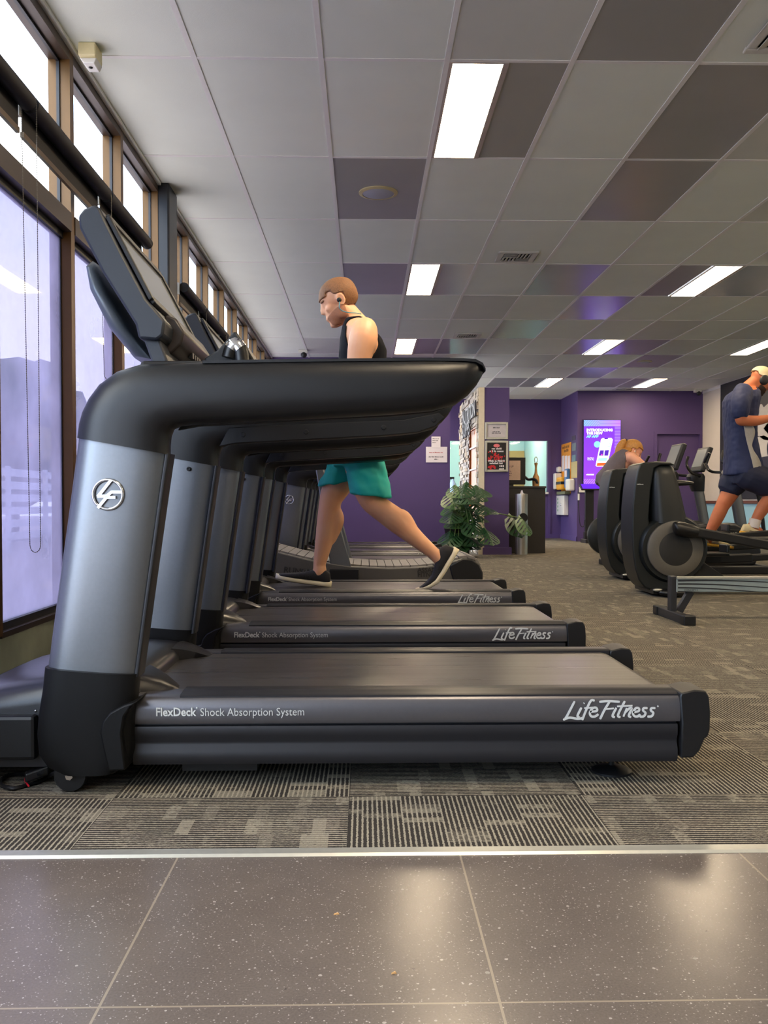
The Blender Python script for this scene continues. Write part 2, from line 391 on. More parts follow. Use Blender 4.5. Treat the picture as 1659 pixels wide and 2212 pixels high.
for (i, j, h) in sorted(LIGHTS):
    x0 = GX0+GW*i+(0 if h == 0 else .3); x1 = x0+.3; y0 = GY0+GD*j; y1 = y0+GD
    t = thing('ceiling_light', ((x0+x1)/2, (y0+y1)/2, CEIL), where.get((i, j), 'flush ceiling light panel outside the photo to the %s' % ('right' if j >= 0 else 'rear')), 'ceiling light', 'lit ceiling panels')
    f = MB()
    for a in ((x0+.013, x0+.03, y0+.012, y1-.012), (x1-.028, x1, y0+.012, y1-.012), (x0+.03, x1-.028, y0+.012, y0+.02), (x0+.03, x1-.028, y1-.02, y1-.012)):
        f.box(*a, CEIL-.007, CEIL+.02)
    f.build('frame', M['panel_frame'], t, smooth=0)
    d = MB(); d.box(x0+.03, x1-.028, y0+.02, y1-.02, CEIL-.002, CEIL+.01); d.build('diffuser', M['panel_glow'], t, smooth=0)

# ================================================================== walls
def wall(name, m, *boxes, mats=None):
    mb = MB()
    for b_ in boxes: mb.box(*b_)
    return struct(mb.build(name, mats or m, smooth=0))
# left: low masonry below the windows, closed part beyond them
wall('wall_left', M['low_wall'], (WX-.1, WX-.02, YB, 12.9, 0, .235), (WX-.02, WX+.012, YB, 12.9, 0, .07))
wall('wall_rear', M['grey_wall'], (WX-.2, XR+.2, YB-.1, YB, 0, 2.95))
wall('wall_back_left', M['purple'], (WX-.3, P(972, 1000, 13.0).x, 13.0, 13.12, 0, CEIL+.02))
# far wall with the wide interior window into the blue room
FZ0, FZ1 = .95, P(1100, 952, YF).z
fx0, fx1 = 1.0, P(1183, 1000, YF).x; XS = P(1206.5, 1000, YF).x
wall('wall_far', M['purple'], (.2, fx0, YF, YF+.12, 0, CEIL+.02), (fx0, fx1, YF, YF+.12, 0, FZ0), (fx0, fx1, YF, YF+.12, FZ1, CEIL+.02), (fx1, XS+.15, YF, YF+.12, 0, CEIL+.02))
wall('trim_2', M['purple'], (fx0, fx1+.07, YF-.02, YF+.01, FZ1, FZ1+.05), (fx1, fx1+.06, YF-.02, YF+.01, .1, FZ1))
YT = 16.8
XS = P(1247, 1000, YT).x
wall('wall_side', M['purple'], (XS, XS+.12, YT+.12, YF, 0, CEIL+.02))
dx0, dx1, dz = P(1419, 1000, YT).x, P(1513, 1000, YT).x, P(1460, 938, YT).z
wall('wall_screen', M['purple'], (XS, dx0, YT, YT+.12, 0, CEIL+.02), (dx0, dx1, YT, YT+.12, dz, CEIL+.02), (dx1, XR+.12, YT, YT+.12, 0, CEIL+.02))
mb = MB(); mb.box(dx0-.06, dx0, YT-.012, YT+.1, 0, dz+.05); mb.box(dx1-.02, dx1+.03, YT-.012, YT+.1, 0, dz+.05); mb.box(dx0, dx1-.02, YT-.012, YT+.1, dz, dz+.05)
dr = struct(mb.build('door_1', M['purple'], smooth=0)); tag(dr, 'purple painted flush door in the screen wall')
MB().box(dx0, dx1-.02, YT+.05, YT+.09, .005, dz).build('door_leaf', M['purple'], dr, smooth=0)
MB().tube([(dx0+.09, YT+.05, 1.02), (dx0+.09, YT+.0, 1.02), (dx0+.2, YT-.0, 1.02)], .009).build('door_handle', M['alu'], dr)
# right wall: white above, brown ledge and pale blue dado below
XRW = P(1517, 1000, YT).x
wall('wall_right', None, (XRW, XRW+.1, YB, YT+.1, .77, CEIL+.02), mats=M['white_wall'])
wall('wall_right_dado', M['blue_wall'], (XRW, XRW+.1, YB, YT, 0, .72))
M['brown'] = mat('brown_timber_ledge', (104, 66, 50), .5, vs=20, var=.15)
wall('trim_3', M['brown'], (XRW-.03, XRW+.1, YB, YT, .72, .77))
wall('trim_4', M['tee'], (XRW-.01, XRW+.1, YB, YT, CEIL-.05, CEIL+.01))
# blue room behind the interior window
wall('wall_blue_room', M['blue_wall'], (.2, fx1+1.2, 22.0, 22.1, 0, 3.0), (.1, .2, YF+.12, 22.1, 0, 3.0), (3.95, 4.05, YF+.12, 22.0, 0, 3.0), (.1, 4.2, YF+.12, 22.1, 2.9, 3.0))
wall('floor_blue_room', M['carpet'], (.1, 4.2, 18.3, 22.1, -.06, 0))
wm = MB(); wm.box(fx0, fx1, YF+.05, YF+.056, FZ0, FZ1); w0 = struct(wm.build('window_1', M['clear_glass'], smooth=0)); tag(w0, 'wide interior window onto the pale blue room')
M['olive'] = mat('ochre_cork_board', (150, 134, 88), .8, vs=60, var=.2)
wall('trim_5', M['olive'], (3.2, 3.94, 21.9, 21.99, .9, P(1100, 974, 21.9).z))
# skirting
wall('baseboard_far', M['purple'], (2.0, P(1206.5, 1000, YF).x, YF-.012, YF, 0, .09)); wall('baseboard_side', M['purple'], (XS-.012, XS, YT-.012, YF, 0, .09))
wall('baseboard_screen', M['purple'], (XS-.012, dx0-.06, YT-.012, YT, 0, .09))
# lights of the blue room
for k, (lx, ly) in enumerate(((1.35, 20.4), (3.2, 20.2))):
    t = thing('ceiling_light', (lx, ly, 2.9), ('lit panel behind the interior window, left of the stone wall', 'lit panel behind the interior window, right of the purple pillar')[k], 'ceiling light', 'lights of the blue room')
    MB().box(lx-.6, lx+.6, ly-.3, ly+.3, 2.885, 2.9).build('diffuser', M['panel_glow'], t, smooth=0)

# ================================================================== window wall
ZS, ZB, ZTOP = .245, 2.0, 2.80
def bay(y0, y1, idx, dark=False):
    """one bay between mullion centres y0 and y1: frame, upper clear pane, strip pane, lower filmed pane"""
    fm = M['bronze']
    mb = MB(); a, b = y0+.026, y1-.026
    mb.box(WX-.1, WX, y1-.026, y1+.026, ZS, CEIL)                                   # mullion at the far end
    mb.mi = 1
    mb.box(WX-.1, WX, a, b, ZTOP-.01, CEIL)                                           # head
    mb.box(WX-.1, WX+.004, a, b, ZB, ZB+.085)                                         # transom
    mb.box(WX-.1, WX-.004, a, b, ZS-.01, ZS+.012)
    mb.mi = 2
    mb.box(WX-.06, WX-.046, a, b, ZTOP-.022, ZTOP-.01); mb.box(WX-.06, WX-.046, b-.008, b, ZS+.01, ZTOP); mb.box(WX-.06, WX-.046, a, a+.008, ZS+.01, ZTOP)
    mb.box(WX-.07, WX-.036, a, b, ZB-.03, ZB); mb.box(WX-.07, WX-.03, a, b, ZS+.012, ZS+.04)
    w_ = struct(mb.build('window_%d' % idx, [fm, M['bronze_dark'], M['black_frame']], smooth=0))
    tag(w_, 'bronze framed shopfront window bay')
    MB().box(WX-.056, WX-.05, a, b, ZB+.08, ZTOP).build('pane', M['clear_glass'], w_, smooth=0)
    MB().box(WX-.056, WX-.05, a, b, ZS+.012, ZB).build('filmed_pane' if y1 > 1.8 else 'lower_pane', M['film_glass'] if y1 > 1.8 else M['clear_glass'], w_, smooth=0)
ys = [-3.2, -2.6, -1.74, -.87, 0, .87, 1.74, 2.6, 3.335, 4.205, 5.06, 5.95]
idx = 2
for a, b in zip(ys, ys[1:]): bay(a, b, idx); idx += 1
ys = [6.2, 6.94, 7.8, 8.67, 9.54, 10.41, 11.28, 12.15, 13.0]
for a, b in zip(ys, ys[1:]): bay(a, b, idx); idx += 1
mb = MB(); mb.box(WX-.1, -1.288, 5.93, 6.19, 0, CEIL); struct(mb.build('trim_6', M['column'], smooth=0, bevel=.012)); tag(bpy.data.objects['trim_6'], 'charcoal column in the window wall')
# ================================================================== outside the windows
M['paving'] = mat('concrete_paving', (176, 160, 158), .9, var=.15, vs=1.5)
M['verandah'] = mat('white_soffit', (232, 230, 228), .8)
mb = MB(); mb.box(-60, WX-.1, -30, 50, -.1, -.04); g = struct(mb.build('ground_outside', M['paving'], smooth=0))
M['foliage'] = mat('dark_foliage', (58, 74, 60), .8, var=.5, vs=6)
M['bark'] = mat('bark', (72, 60, 54), .9)
def tree(x, y, h, r, label):
    t = thing('tree', (x, y, 0), label, 'tree', 'trees across the street')
    MB().tube([(x, y, -.04), (x+.1, y, h*.35), (x, y+.1, h*.6)], [.16, .12, .08]).build('trunk', M['bark'], t)
    mb = MB()
    for k in range(16):
        a, e = random.uniform(0, 2*PI), random.uniform(-.5, .6)
        mb.ball((x+r*.7*math.cos(a)*random.random(), y+r*.7*math.sin(a), h*.62+e*r), r*random.uniform(.35, .6), 2)
    o = mb.build('crown', M['foliage'], t, weld=False)
    for v in o.data.vertices: v.co += v.normal*(noise.noise(v.co*3)*.25*r)
for x, y, h, r, lb in ((-9, 9, 3.6, 1.9, 'dark leafy tree seen through the purple film, nearest left edge'), (-12, 17, 4.6, 2.4, 'leafy tree seen through the second purple pane'), (-7.5, 19, 3.4, 1.6, 'small tree furthest along the street outside'), (-15, 12, 5, 2.4, 'broad tree behind the white fence outside')):
    tree(x, y, h, r, lb)
M['fence'] = mat('white_fence_paint', (225, 222, 228), .6)
f = thing('fence', (-5.5, 14, 0), 'white slatted fence outside, seen through the purple film', 'fence')
for k in range(8): MB().box(-5.53, -5.47, 9.0+1.6*k, 9.08+1.6*k, -.04, 1.3).build('post', M['fence'], f, smooth=0)
mb = MB()
for k in range(6): mb.box(-5.56, -5.53, 9.0, 20.3, .15+.2*k, .27+.2*k)
mb.build('slats', M['fence'], f, smooth=0)
M['plaster'] = mat('pale_plaster', (216, 206, 200), .8)
M['roof'] = mat('grey_roof', (120, 116, 120), .8)
bl = thing('building', (-22, 20, 0), 'pale house across the street behind the trees', 'building')
MB().box(-26, -19, 12, 34, -.04, 3).build('wall', M['plaster'], bl, smooth=0)
MB().prism([(-26.4, 3), (-18.6, 3), (-22.5, 4.4)], 'y', 11.6, 34.4).build('roof', M['roof'], bl, smooth=0)
# ================================================================== treadmills
M['silver'] = mat('silver_painted_metal', (116, 119, 123), .33, .8, var=.06, vs=120)
M['deck_silver'] = mat('graphite_metallic_panel', (104, 103, 108), .32, .75, var=.06, vs=120)
M['deck_dark'] = mat('dark_grey_skirt', (36, 36, 40), .42, .3, var=.06, vs=90)
M['hood'] = mat('charcoal_hood_plastic', (34, 34, 38), .3, spec=.5, var=.12, vs=60, bump=.1, bs=500)
M['grip'] = mat('soft_black_urethane', (13, 13, 15), .36, spec=.45, var=.06, vs=120, bump=.08, bs=900)
M['boot'] = mat('matte_black_boot', (13, 13, 14), .5, spec=.2, var=.06, vs=120, bump=.08, bs=900)
M['chrome'] = mat('chrome_sensor_plate', (220, 220, 224), .12, 1.0, var=.02)
M['emblem'] = mat('polished_emblem', (214, 216, 222), .18, .9, var=.02)
M['logo'] = mat('pale_silver_lettering', (206, 208, 206), .4, .2, var=.02)
M['bezel'] = mat('console_shell', (40, 45, 53), .42, spec=.45, var=.06, vs=120, bump=.08, bs=700)
M['console_back'] = mat('console_back_silver', (104, 112, 120), .35, .3, var=.05)
M['screen_off'] = mat('painted_reflection_screen', (150, 152, 150), .12, spec=.9, var=.01)  # light grey base paints in the ceiling's reflection on the dark screen
M['pod'] = mat('brown_black_keypad', (58, 52, 50), .38, var=.08, vs=80)
def belt_mat():
    m, n, l, b = new_mat('running_belt'); F, mixc = node_helpers(n, l)
    tc = n.new('ShaderNodeTexCoord'); mp = n.new('ShaderNodeMapping'); mp.inputs['Scale'].default_value = (.6, 26, 1); l.new(tc.outputs['Object'], mp.inputs['Vector'])
    nz = n.new('ShaderNodeTexNoise'); nz.inputs['Scale'].default_value = 1.6; nz.inputs['Detail'].default_value = 4; l.new(mp.outputs[0], nz.inputs['Vector'])
    n2 = n.new('ShaderNodeTexNoise'); n2.inputs['Scale'].default_value = 420; l.new(tc.outputs['Object'], n2.inputs['Vector'])
    l.new(mixc(nz.outputs['Fac'], srgb((40, 38, 38)), srgb((78, 74, 72))), b.inputs['Base Color'])
    l.new(F('ADD', .2, F('MULTIPLY', nz.outputs['Fac'], .2)), b.inputs['Roughness'])
    bp = n.new('ShaderNodeBump'); bp.inputs['Strength'].default_value = .25; bp.inputs['Distance'].default_value = .001; l.new(n2.outputs['Fac'], bp.inputs['Height']); l.new(bp.outputs['Normal'], b.inputs['Normal'])
    return m
M['belt'] = belt_mat()
TY, TN, TF = 2.71, 2.32, 3.10          # centre line, near and far side of the nearest deck
def XZ(px, py, Y=2.3):
    v = P(px, py, Y); return (v.x, v.z)
# hand-drawn brush letters for the long script logo, as strokes in a 0..1 high box (x, y)
SCRIPT = [
 [(.55,1.0),(.12,.15),(.0,-.02)], [(-.12,-.12),(.25,.02),(.75,-.06),(1.0,.0)],                      # L
 [(.95,.62),(.72,.12),(.85,.04)], [(1.08,.86),(1.12,.9)],                                            # i
 [(1.72,1.02),(1.5,1.02),(1.2,.4),(1.0,-.14)], [(1.12,.58),(1.62,.62)],                              # f
 [(1.45,.36),(1.85,.42),(1.82,.6),(1.62,.58),(1.45,.32),(1.52,.1),(1.75,.08),(1.95,.22)],            # e
 [(2.0,.96),(2.5,1.0),(3.2,.96)], [(2.62,1.0),(2.3,.45),(2.05,-.08)], [(2.3,.52),(2.85,.56)],        # F
 [(3.0,.6),(2.78,.12),(2.92,.04)],                                                                   # i
 [(3.5,1.0),(3.2,.4),(3.1,.1),(3.25,.04)], [(3.05,.68),(3.95,.72)],                                  # t
 [(3.62,.58),(3.42,.06)], [(3.5,.3),(3.78,.56),(3.9,.54),(3.74,.12),(3.88,.04)],                     # n
 [(3.98,.32),(4.32,.4),(4.32,.56),(4.14,.56),(3.98,.3),(4.06,.1),(4.26,.07),(4.42,.2)],              # e
 [(4.84,.56),(4.62,.56),(4.58,.42),(4.72,.28),(4.62,.08),(4.38,.06)],                                # s
 [(5.3,.56),(5.08,.56),(5.04,.42),(5.18,.28),(5.08,.08),(4.84,.06)],                                 # s
]
def script_logo(parent, ox, oz, y, wid, m, name='script_lettering'):
    s = wid/5.45; mb = MB(); k = 0
    for st in SCRIPT:
        pts = [Vector((ox+p[0]*s, y, oz+p[1]*s*.98)) for p in (catmull([Vector((a, b, 0)) for a, b in st], 5) if len(st) > 2 else [Vector((a, b, 0)) for a, b in st])]
        y2 = y-.0004-.00002*k; k += 1
        rw = []
        for i, p in enumerate(pts):
            t = (pts[min(i+1, len(pts)-1)]-pts[max(i-1, 0)]).normalized(); nn = Vector((-t.z, 0, t.x))
            hw = s*.064*(1 if 0 < i < len(pts)-1 else .75)
            rw.append([(p+hw*nn).x, (p+hw*nn).z, (p-hw*nn).x, (p-hw*nn).z])
        secs = [[(a, y2, b), (c, y2, d), (c, y+.001, d), (a, y+.001, b)] for a, b, c, d in rw]
        mb.loft(secs)
    mb.cyl((ox+5.45*s, y-.0006, oz+.66*s), (ox+5.45*s, y+.001, oz+.66*s), .05*s, 8)
    return mb.build(name, m, parent, smooth=0, weld=False)
def treadmill(label):
    t = thing('treadmill', (0, TY, 0), label, 'treadmill', 'row of treadmills facing the window wall')
    # ---- deck side panels
    x0, x1 = XZ(283, 1530, TN)[0], XZ(1470, 1530, TN)[0]
    zt = .241
    def zpx(py): return XZ(800, py, TN)[1]
    def side(name, prof, m, x0=x0, x1=x1):
        for far in (0, 1):
            mb = MB(); mb.prism(prof, 'x', x0, x1)
            if far: mb.flip_y(TY)
            yield mb.build(name, m, t, smooth=40)
    up = [(TN+.10, zt), (TN+.03, zt+.001), (TN+.014, zt-.003), (TN+.005, zt-.012), (TN+.001, zpx(1530)), (TN, zpx(1555)), (TN+.003, zpx(1562)), (TN+.10, zpx(1562))]
    for s_ in side('side_panel', up, M['deck_silver']): pass
    lo = [(TN+.11, zpx(1563)), (TN+.016, zpx(1563)), (TN+.016, zpx(1567)), (TN+.004, zpx(1568)), (TN+.002, zpx(1574)), (TN+.003, zpx(1590)), (TN+.01, zpx(1602)), (TN+.01, zpx(1608)), (TN+.002, zpx(1622)), (TN+.001, zpx(1640)), (TN+.006, zpx(1650)), (TN+.02, zpx(1653)), (TN+.11, zpx(1653))]
    for s_ in side('lower_skirt', lo, M['deck_dark'], x0+.004, x1-.006): pass
    # ---- foot rails and belt
    rail = [(TN+.012, zt-.001), (TN+.02, zt+.003), (TN+.045, zt+.004), (TN+.047, zt+.0055), (TN+.1, zt+.0065), (TN+.106, zt+.002), (TN+.106, zt-.03), (TN+.012, zt-.03)]
    for s_ in side('foot_rail', rail, M['deck_dark'], XZ(395, 1492, TN+.05)[0], XZ(1459, 1500, TN+.03)[0]): pass
    mb = MB(); r_ = .048; zb = zt-.002
    prof = [(-.86, zb)]+[(.80+r_*math.sin(a), zb-r_+r_*math.cos(a)) for a in [i*PI/8 for i in range(9)]]+[(-.86, zb-2*r_)]
    mb.prism(prof, 'y', TN+.108, TF-.108); mb.build('belt', M['belt'], t, smooth=30)
    mb = MB(); mb.box(x0, x1-.03, TN+.03, TF-.03, zpx(1652)+.02, zt-.1); mb.box(x0+.12, x0+.32, TN+.06, TN+.2, .028, zpx(1650)+.02)
    mb.build('deck_frame', M['black_plastic'], t, smooth=0)
    # ---- rear end caps
    cp = [XZ(px, py, TN) for px, py in ((1468, 1505), (1470, 1497), (1500, 1490), (1524, 1492), (1531, 1505), (1534, 1540), (1533, 1575), (1528, 1592), (1522, 1594), (1510, 1622), (1497, 1636), (1470, 1637), (1472, 1560))]
    for far in (0, 1):
        mb = MB(); mb.prism(cp, 'y', TN-.004, TN+.112)
        if far: mb.flip_y(TY)
        mb.build('end_cap', M['black_plastic'], t, smooth=40, bevel=.006)
    # ---- uprights, boots and the swept handrails
    def shape(a, b, y0, y1, e, n=24, outer=1.):
        """closed section between two outline points a and b, spread from y0 (outer side) to y1"""
        a, b = Vector((a[0], 0, a[1])), Vector((b[0], 0, b[1])); c = (a+b)/2; h = (b-a)/2
        out = []
        for u, v in superell(1, 1, e, n):
            w_ = v if v < 0 else v*outer
            out.append(c+h*u+Vector((0, (y0+y1)/2+w_*(y1-y0)/2, 0)))
        return out
    YO, YI = TN-.045, TN+.05
    for far in (0, 1):
        def fin(mb, *a, **k):
            if far: mb.flip_y(TY)
            return mb.build(*a, **k)
        ups = [((100, 1447), (297, 1462)), ((117, 1320), (314, 1335)), ((140, 1150), (337, 1168)), ((158, 1015), (355, 1040)), ((167, 944), (364, 980))]
        mb = MB(); mb.loft([shape(XZ(*a), XZ(*b), YO+.004, YI-.004, 2.9, 32) for a, b in ups]); u_ = fin(mb, 'upright', M['silver'], t, smooth=50)
        rl = MB(); rl.loft([shape((XZ(*b)[0]-.010, XZ(*b)[1]), (XZ(*b)[0]+.004, XZ(*b)[1]), YO+.02, YI+.001, 4) for a, b in ups]); fin(rl, 'upright_channel', M['deck_dark'], u_, smooth=40)
        # inner cover plate with two bolts
        for px, py in ((362, 1007), (408, 1013)):
            q = P(px, py, TF-.05); bx = MB(); bx.lathe([(.0075, .043), (.0075, .055), (.006, .058), (.0035, .058), (.003, .054), (.001, .054)], (q.x, TN, q.z), 12, 'y')
            fin(bx, 'bolt', M['black_plastic'], u_, smooth=30)
        boot = [((137, 1668), (252, 1667)), ((104, 1655), (280, 1648)), ((84, 1628), (287, 1620)), ((80, 1585), (286, 1590)), ((84, 1540), (288, 1545)), ((92, 1490), (294, 1505)), ((97, 1440), (298, 1455))]
        mb = MB(); mb.loft([shape(XZ(*a), XZ(*b), YO-.012, YI+.0, 3.2, 32) for a, b in boot]); fin(mb, 'boot', M['boot'], t, smooth=50)
        # moulded socket that joins boot and side panel
        mb = MB(); so = [XZ(px, py, TN) for px, py in ((232, 1570), (238, 1545), (252, 1527), (280, 1512), (311, 1503), (297, 1515), (283, 1535), (277, 1570), (280, 1600), (286, 1648), (250, 1650), (240, 1610))]
        mb.prism(so, 'y', TN-.066, TN+.05); fin(mb, 'socket', M['boot'], t, smooth=60, bevel=.022)
        # handrail
        prs = [((165, 946), (364, 982)), ((169, 915), (364, 962)), ((176, 890), (366, 941)), ((190, 861), (372, 926)), ((213, 830), (388, 919)), ((252, 802), (418, 916)), ((300, 787), (462, 914)), ((400, 783), (520, 911)), ((560, 780), (600, 907)), ((720, 778), (725, 901)), ((850, 777), (850, 894)), ((950, 777), (935, 886)), ((1008, 778), (985, 873)), ((1030, 780), (1012, 853)), ((1042, 788), (1030, 832)), ((1046, 799), (1041, 813))]
        mb = MB(); secs = []
        for k, (a, b) in enumerate(prs):
            th = 1.0 if k < len(prs)-4 else (.9, .75, .5, .25)[k-len(prs)+4]
            ym = (YO+YI)/2-.005; hw = .058*th
            secs.append(shape(XZ(*a), XZ(*b), ym-hw, ym+hw, 2.7, 32))
        mb.loft(secs); h_ = fin(mb, 'handrail', M['grip'], t, smooth=60)
        # flat cap strip along the top of the rail and the flat inner cover below
        mb = MB(); cs = [((XZ(420, 783)), ), ]
        top = [(440, 782), (600, 779.5), (760, 777.5), (900, 776.5), (1000, 777), (1026, 779), (1041, 787), (1047, 799)]
        mb.loft([[(XZ(*p)[0], ym+dy, XZ(*p)[1]+dz) for dy, dz in ((-.036, .0012), (.036, .0012), (.036, -.006), (-.036, -.006))] for p in top])
        fin(mb, 'rail_cap', M['black_plastic'], h_, smooth=40)
        mb = MB()
        cov = [XZ(px, py) for px, py in ((372, 925), (420, 916), (620, 906), (850, 894), (940, 885), (990, 868), (1016, 842), (1000, 830), (900, 850), (600, 862), (400, 872))]
        mb.prism(cov, 'y', YI-.004, YI+.012)
        for px, py in ((985, 850), (842, 872), (620, 884), (440, 892)):
            q = XZ(px, py); mb.cyl((q[0], YI+.01, q[1]), (q[0], YI+.0145, q[1]), .009, 14)
        fin(mb, 'inner_cover', M['black_plastic'], h_, smooth=35, bevel=.003)
        if not far:
            e0 = P(232, 1068, YO-.003); R = .0375
            mb = MB(); n_ = 36
            yb = YO+.003
            mb.tube([(e0.x+R*math.cos(2*PI*i/n_), yb-.003, e0.z+R*math.sin(2*PI*i/n_)) for i in range(n_)], .0042, 8, closed=True)
            em = mb.build('emblem', M['emblem'], u_, smooth=60)
            def bar(*pts):
                b_ = MB()
                for p, q in zip(pts, pts[1:]):
                    p, q = Vector((e0.x+p[0]*R, yb-.003, e0.z+p[1]*R)), Vector((e0.x+q[0]*R, yb-.003, e0.z+q[1]*R)); d = (q-p).normalized()
                    b_.obox((p+q)/2, d*((q-p).length/2+.002), Vector((0, .004, 0)), d.cross(Vector((0, 1, 0)))*.0038)
                return b_
            b_ = bar((.22, .93), (-.62, -.12), (-.05, -.12), (.28, .16), (.92, .16)); b_.build('emblem_letter', M['emblem'], em, smooth=0, weld=False)
            b_ = bar((-.62, -.93+.05), (.05, -.06)); b_.obox((e0.x+.2*R, yb-.003, e0.z-.2*R), (.34*R, 0, 0), (0, .004, 0), (0, 0, .0035)); b_.build('emblem_letter', M['emblem'], em, smooth=0, weld=False)
    # ---- motor hood
    mb = MB(); secs = []
    for x, hz, hw, z0 in ((-1.215, .10, .33, .06), (-1.205, .15, .345, .05), (-1.17, .195, .352, .05), (-1.08, .238, .355, .05), (-.96, .268, .357, .05), (-.85, .287, .358, .05), (-.74, .296, .358, .06), (-.66, .29, .356, .1), (-.615, .276, .354, .16), (-.60, .255, .352, .2)):
        sec = []
        for y_, zz in ((-1, z0), (-1, .7), (-.985, .84), (-.93, .93), (-.8, .975), (-.5, .995), (0, 1), (.5, .995), (.8, .975), (.93, .93), (.985, .84), (1, .7), (1, z0)):
            sec.append((x, TY+y_*hw, zz if zz == z0 else z0+(hz-z0)*zz))
        secs.append(sec)
    mb.loft(secs); hd = mb.build('motor_hood', M['hood'], t, smooth=50)
    for far in (0, 1):
        mb = MB(); secs = []
        for k, (px, py) in enumerate(((300, 1452), (325, 1458), (352, 1468), (376, 1480), (391, 1488))):
            q = P(px, py, TN+.125); y1 = TN+.25-.028*k; y0 = TN+.045+.016*k
            secs.append([(q.x, y0, zt-.005), (q.x, y0+.006, zt+(q.z-zt)*.8), (q.x, TN+.125, q.z+.001), (q.x, y1, q.z-.002), (q.x-.01, y1, zt-.01)])
        mb.loft(secs)
        if far: mb.flip_y(TY)
        mb.build('hood_horn', M['hood'], hd, smooth=75)
    # lower front frame with ledge and screws
    mb = MB(); a, b = XZ(-60, 1545, 2.34), XZ(80, 1640, 2.34)
    mb.box(-1.19, b[0], TN+.005, TF-.005, b[1], a[1]); mb.build('front_frame', M['black_plastic'], t, smooth=0, bevel=.01)
    for px, py in ((67, 1542), (67, 1564)):
        q = P(px, py, TN+.0); MB().ball((q.x, TY-.357, q.z), .004, 2).build('hood_screw', M['chrome'], hd)
    # ---- wheels and levelling feet
    for far in (0, 1):
        q = P(155, 1684, TN-.01); Z = .043
        mb = MB(); mb.lathe([(.012, -.02), (.040, -.02), (.043, -.016), (.043, .016), (.040, .02), (.012, .02)], (q.x, TN-.005, Z), 28, 'y')
        if far: mb.flip_y(TY)
        wl = mb.build('wheel', M['black_plastic'], t, smooth=40)
        mb = MB(); mb.cyl((q.x, TN-.033, Z), (q.x, TN+.02, Z), .010, 6)
        if far: mb.flip_y(TY)
        mb.build('axle_bolt', M['chrome'], wl, smooth=0)
        mb = MB(); q = P(1325, 1675, TN+.1); mb.lathe([(.012, .0), (.055, 0), (.055, .006), (.045, .012), (.014, .018), (.008, .02), (.008, .09), (.001, .09)], (q.x, TN+.12, 0), 24)
        if far: mb.flip_y(TY)
        mb.build('levelling_foot', M['black_plastic'], t, smooth=40)
    # ---- console
    Y0, Y1 = TY-.315, TY+.315
    def c(px, py, Y=Y0): return XZ(px, py, Y)
    shell = [c(203, 441), c(180, 450), c(168, 466), c(171, 492), c(222, 590), c(292, 700), c(299, 731), c(338, 735), c(352, 725), c(357, 693), c(316, 645), c(262, 543), c(226, 471), c(214, 446)]
    mb = MB(); mb.prism(shell, 'y', Y0, Y1); cn = mb.build('console', M['bezel'], t, smooth=40, bevel=.012)
    nk = MB(); nk.prism([c(303, 722), c(340, 728), c(360, 780), c(326, 786)], 'y', Y0+.02, Y1-.02); nk.build('console_neck', M['bezel'], cn, smooth=0, bevel=.006)
    # screen face between the upper and lower corners of the front edge
    A_, B_ = Vector((c(222, 462)[0], 0, c(222, 462)[1])), Vector((c(322, 652)[0], 0, c(322, 652)[1]))
    d = (B_-A_); nrm = Vector((-d.z, 0, d.x)).normalized()
    if nrm.x < 0: nrm = -nrm
    a0, b0 = A_+d*.05+nrm*.0075, A_+d*.97+nrm*.0075
    mb = MB(); hw = .285
    mb.loft([[(p.x, TY-hw, p.z), (p.x, TY+hw, p.z), (p.x-.006*nrm.x, TY+hw, p.z-.006*nrm.z), (p.x-.006*nrm.x, TY-hw, p.z-.006*nrm.z)] for p in (a0, b0)])
    mb.build('screen', M['screen_off'], cn, smooth=0)
    mb = MB()
    for p in (a0, b0):
        mb.obox(p, Vector((0, .3, 0)), d.normalized()*.013, nrm*.006)
    for yy in (-.3, .3):
        mb.obox((a0+b0)/2+Vector((0, TY+yy, 0)), Vector((0, .012, 0)), d*.47, nrm*.006)
    for v in mb.bm.verts:
        if abs(v.co.y) < 1: v.co.y += TY
    mb.build('bezel', M['black_plastic'], cn, smooth=0, bevel=.003)
    # curved mast behind the screen
    mb = MB(); secs = []
    for (px, py), wd, th in (((305, 790), .16, .09), ((262, 735), .20, .085), ((232, 665), .23, .07), ((220, 615), .2, .05), ((220, 590), .12, .03)):
        q = P(px, py, TY); secs.append([(q.x+th*(u+1)/2, TY+wd*v, q.z-.01*u) for u, v in superell(1, 1, 3, 20)])
    mb.loft(secs); mb.build('mast_cover', M['console_back'], cn, smooth=60)
    # plinth under the console, cross bar joining the two handrails
    mb = MB(); z_ = XZ(400, 783)[1]
    xa, xb = P(298, 780, TY-.3).x, P(452, 780, TY-.3).x
    mb.box(xa+.02, xb, TN+.02, TF-.02, z_-.05, z_+.012)
    cb = mb.build('cross_bar', M['black_plastic'], t, smooth=0, bevel=.012)
    # key pod below the screen
    pod = [c(336, 735, 2.5), c(352, 690, 2.5), (c(358, 679, 2.5)), c(380, 688, 2.5), c(398, 716, 2.5), c(392, 742, 2.5), c(372, 762, 2.5), c(345, 768, 2.5)]
    mb = MB(); mb.prism(pod, 'y', TY-.21, TY+.21); pd = mb.build('key_pod', M['pod'], cn, smooth=40, bevel=.006)
    mb = MB()
    for k in range(4):
        mb.box(c(393, 752, 2.5)[0]-.012, c(393, 752, 2.5)[0]+.001, TY-.06+.035*k, TY-.04+.035*k, c(393, 752, 2.5)[1]-.004, c(393, 752, 2.5)[1]+.012)
    mb.build('port', M['black_frame'], pd, smooth=0)
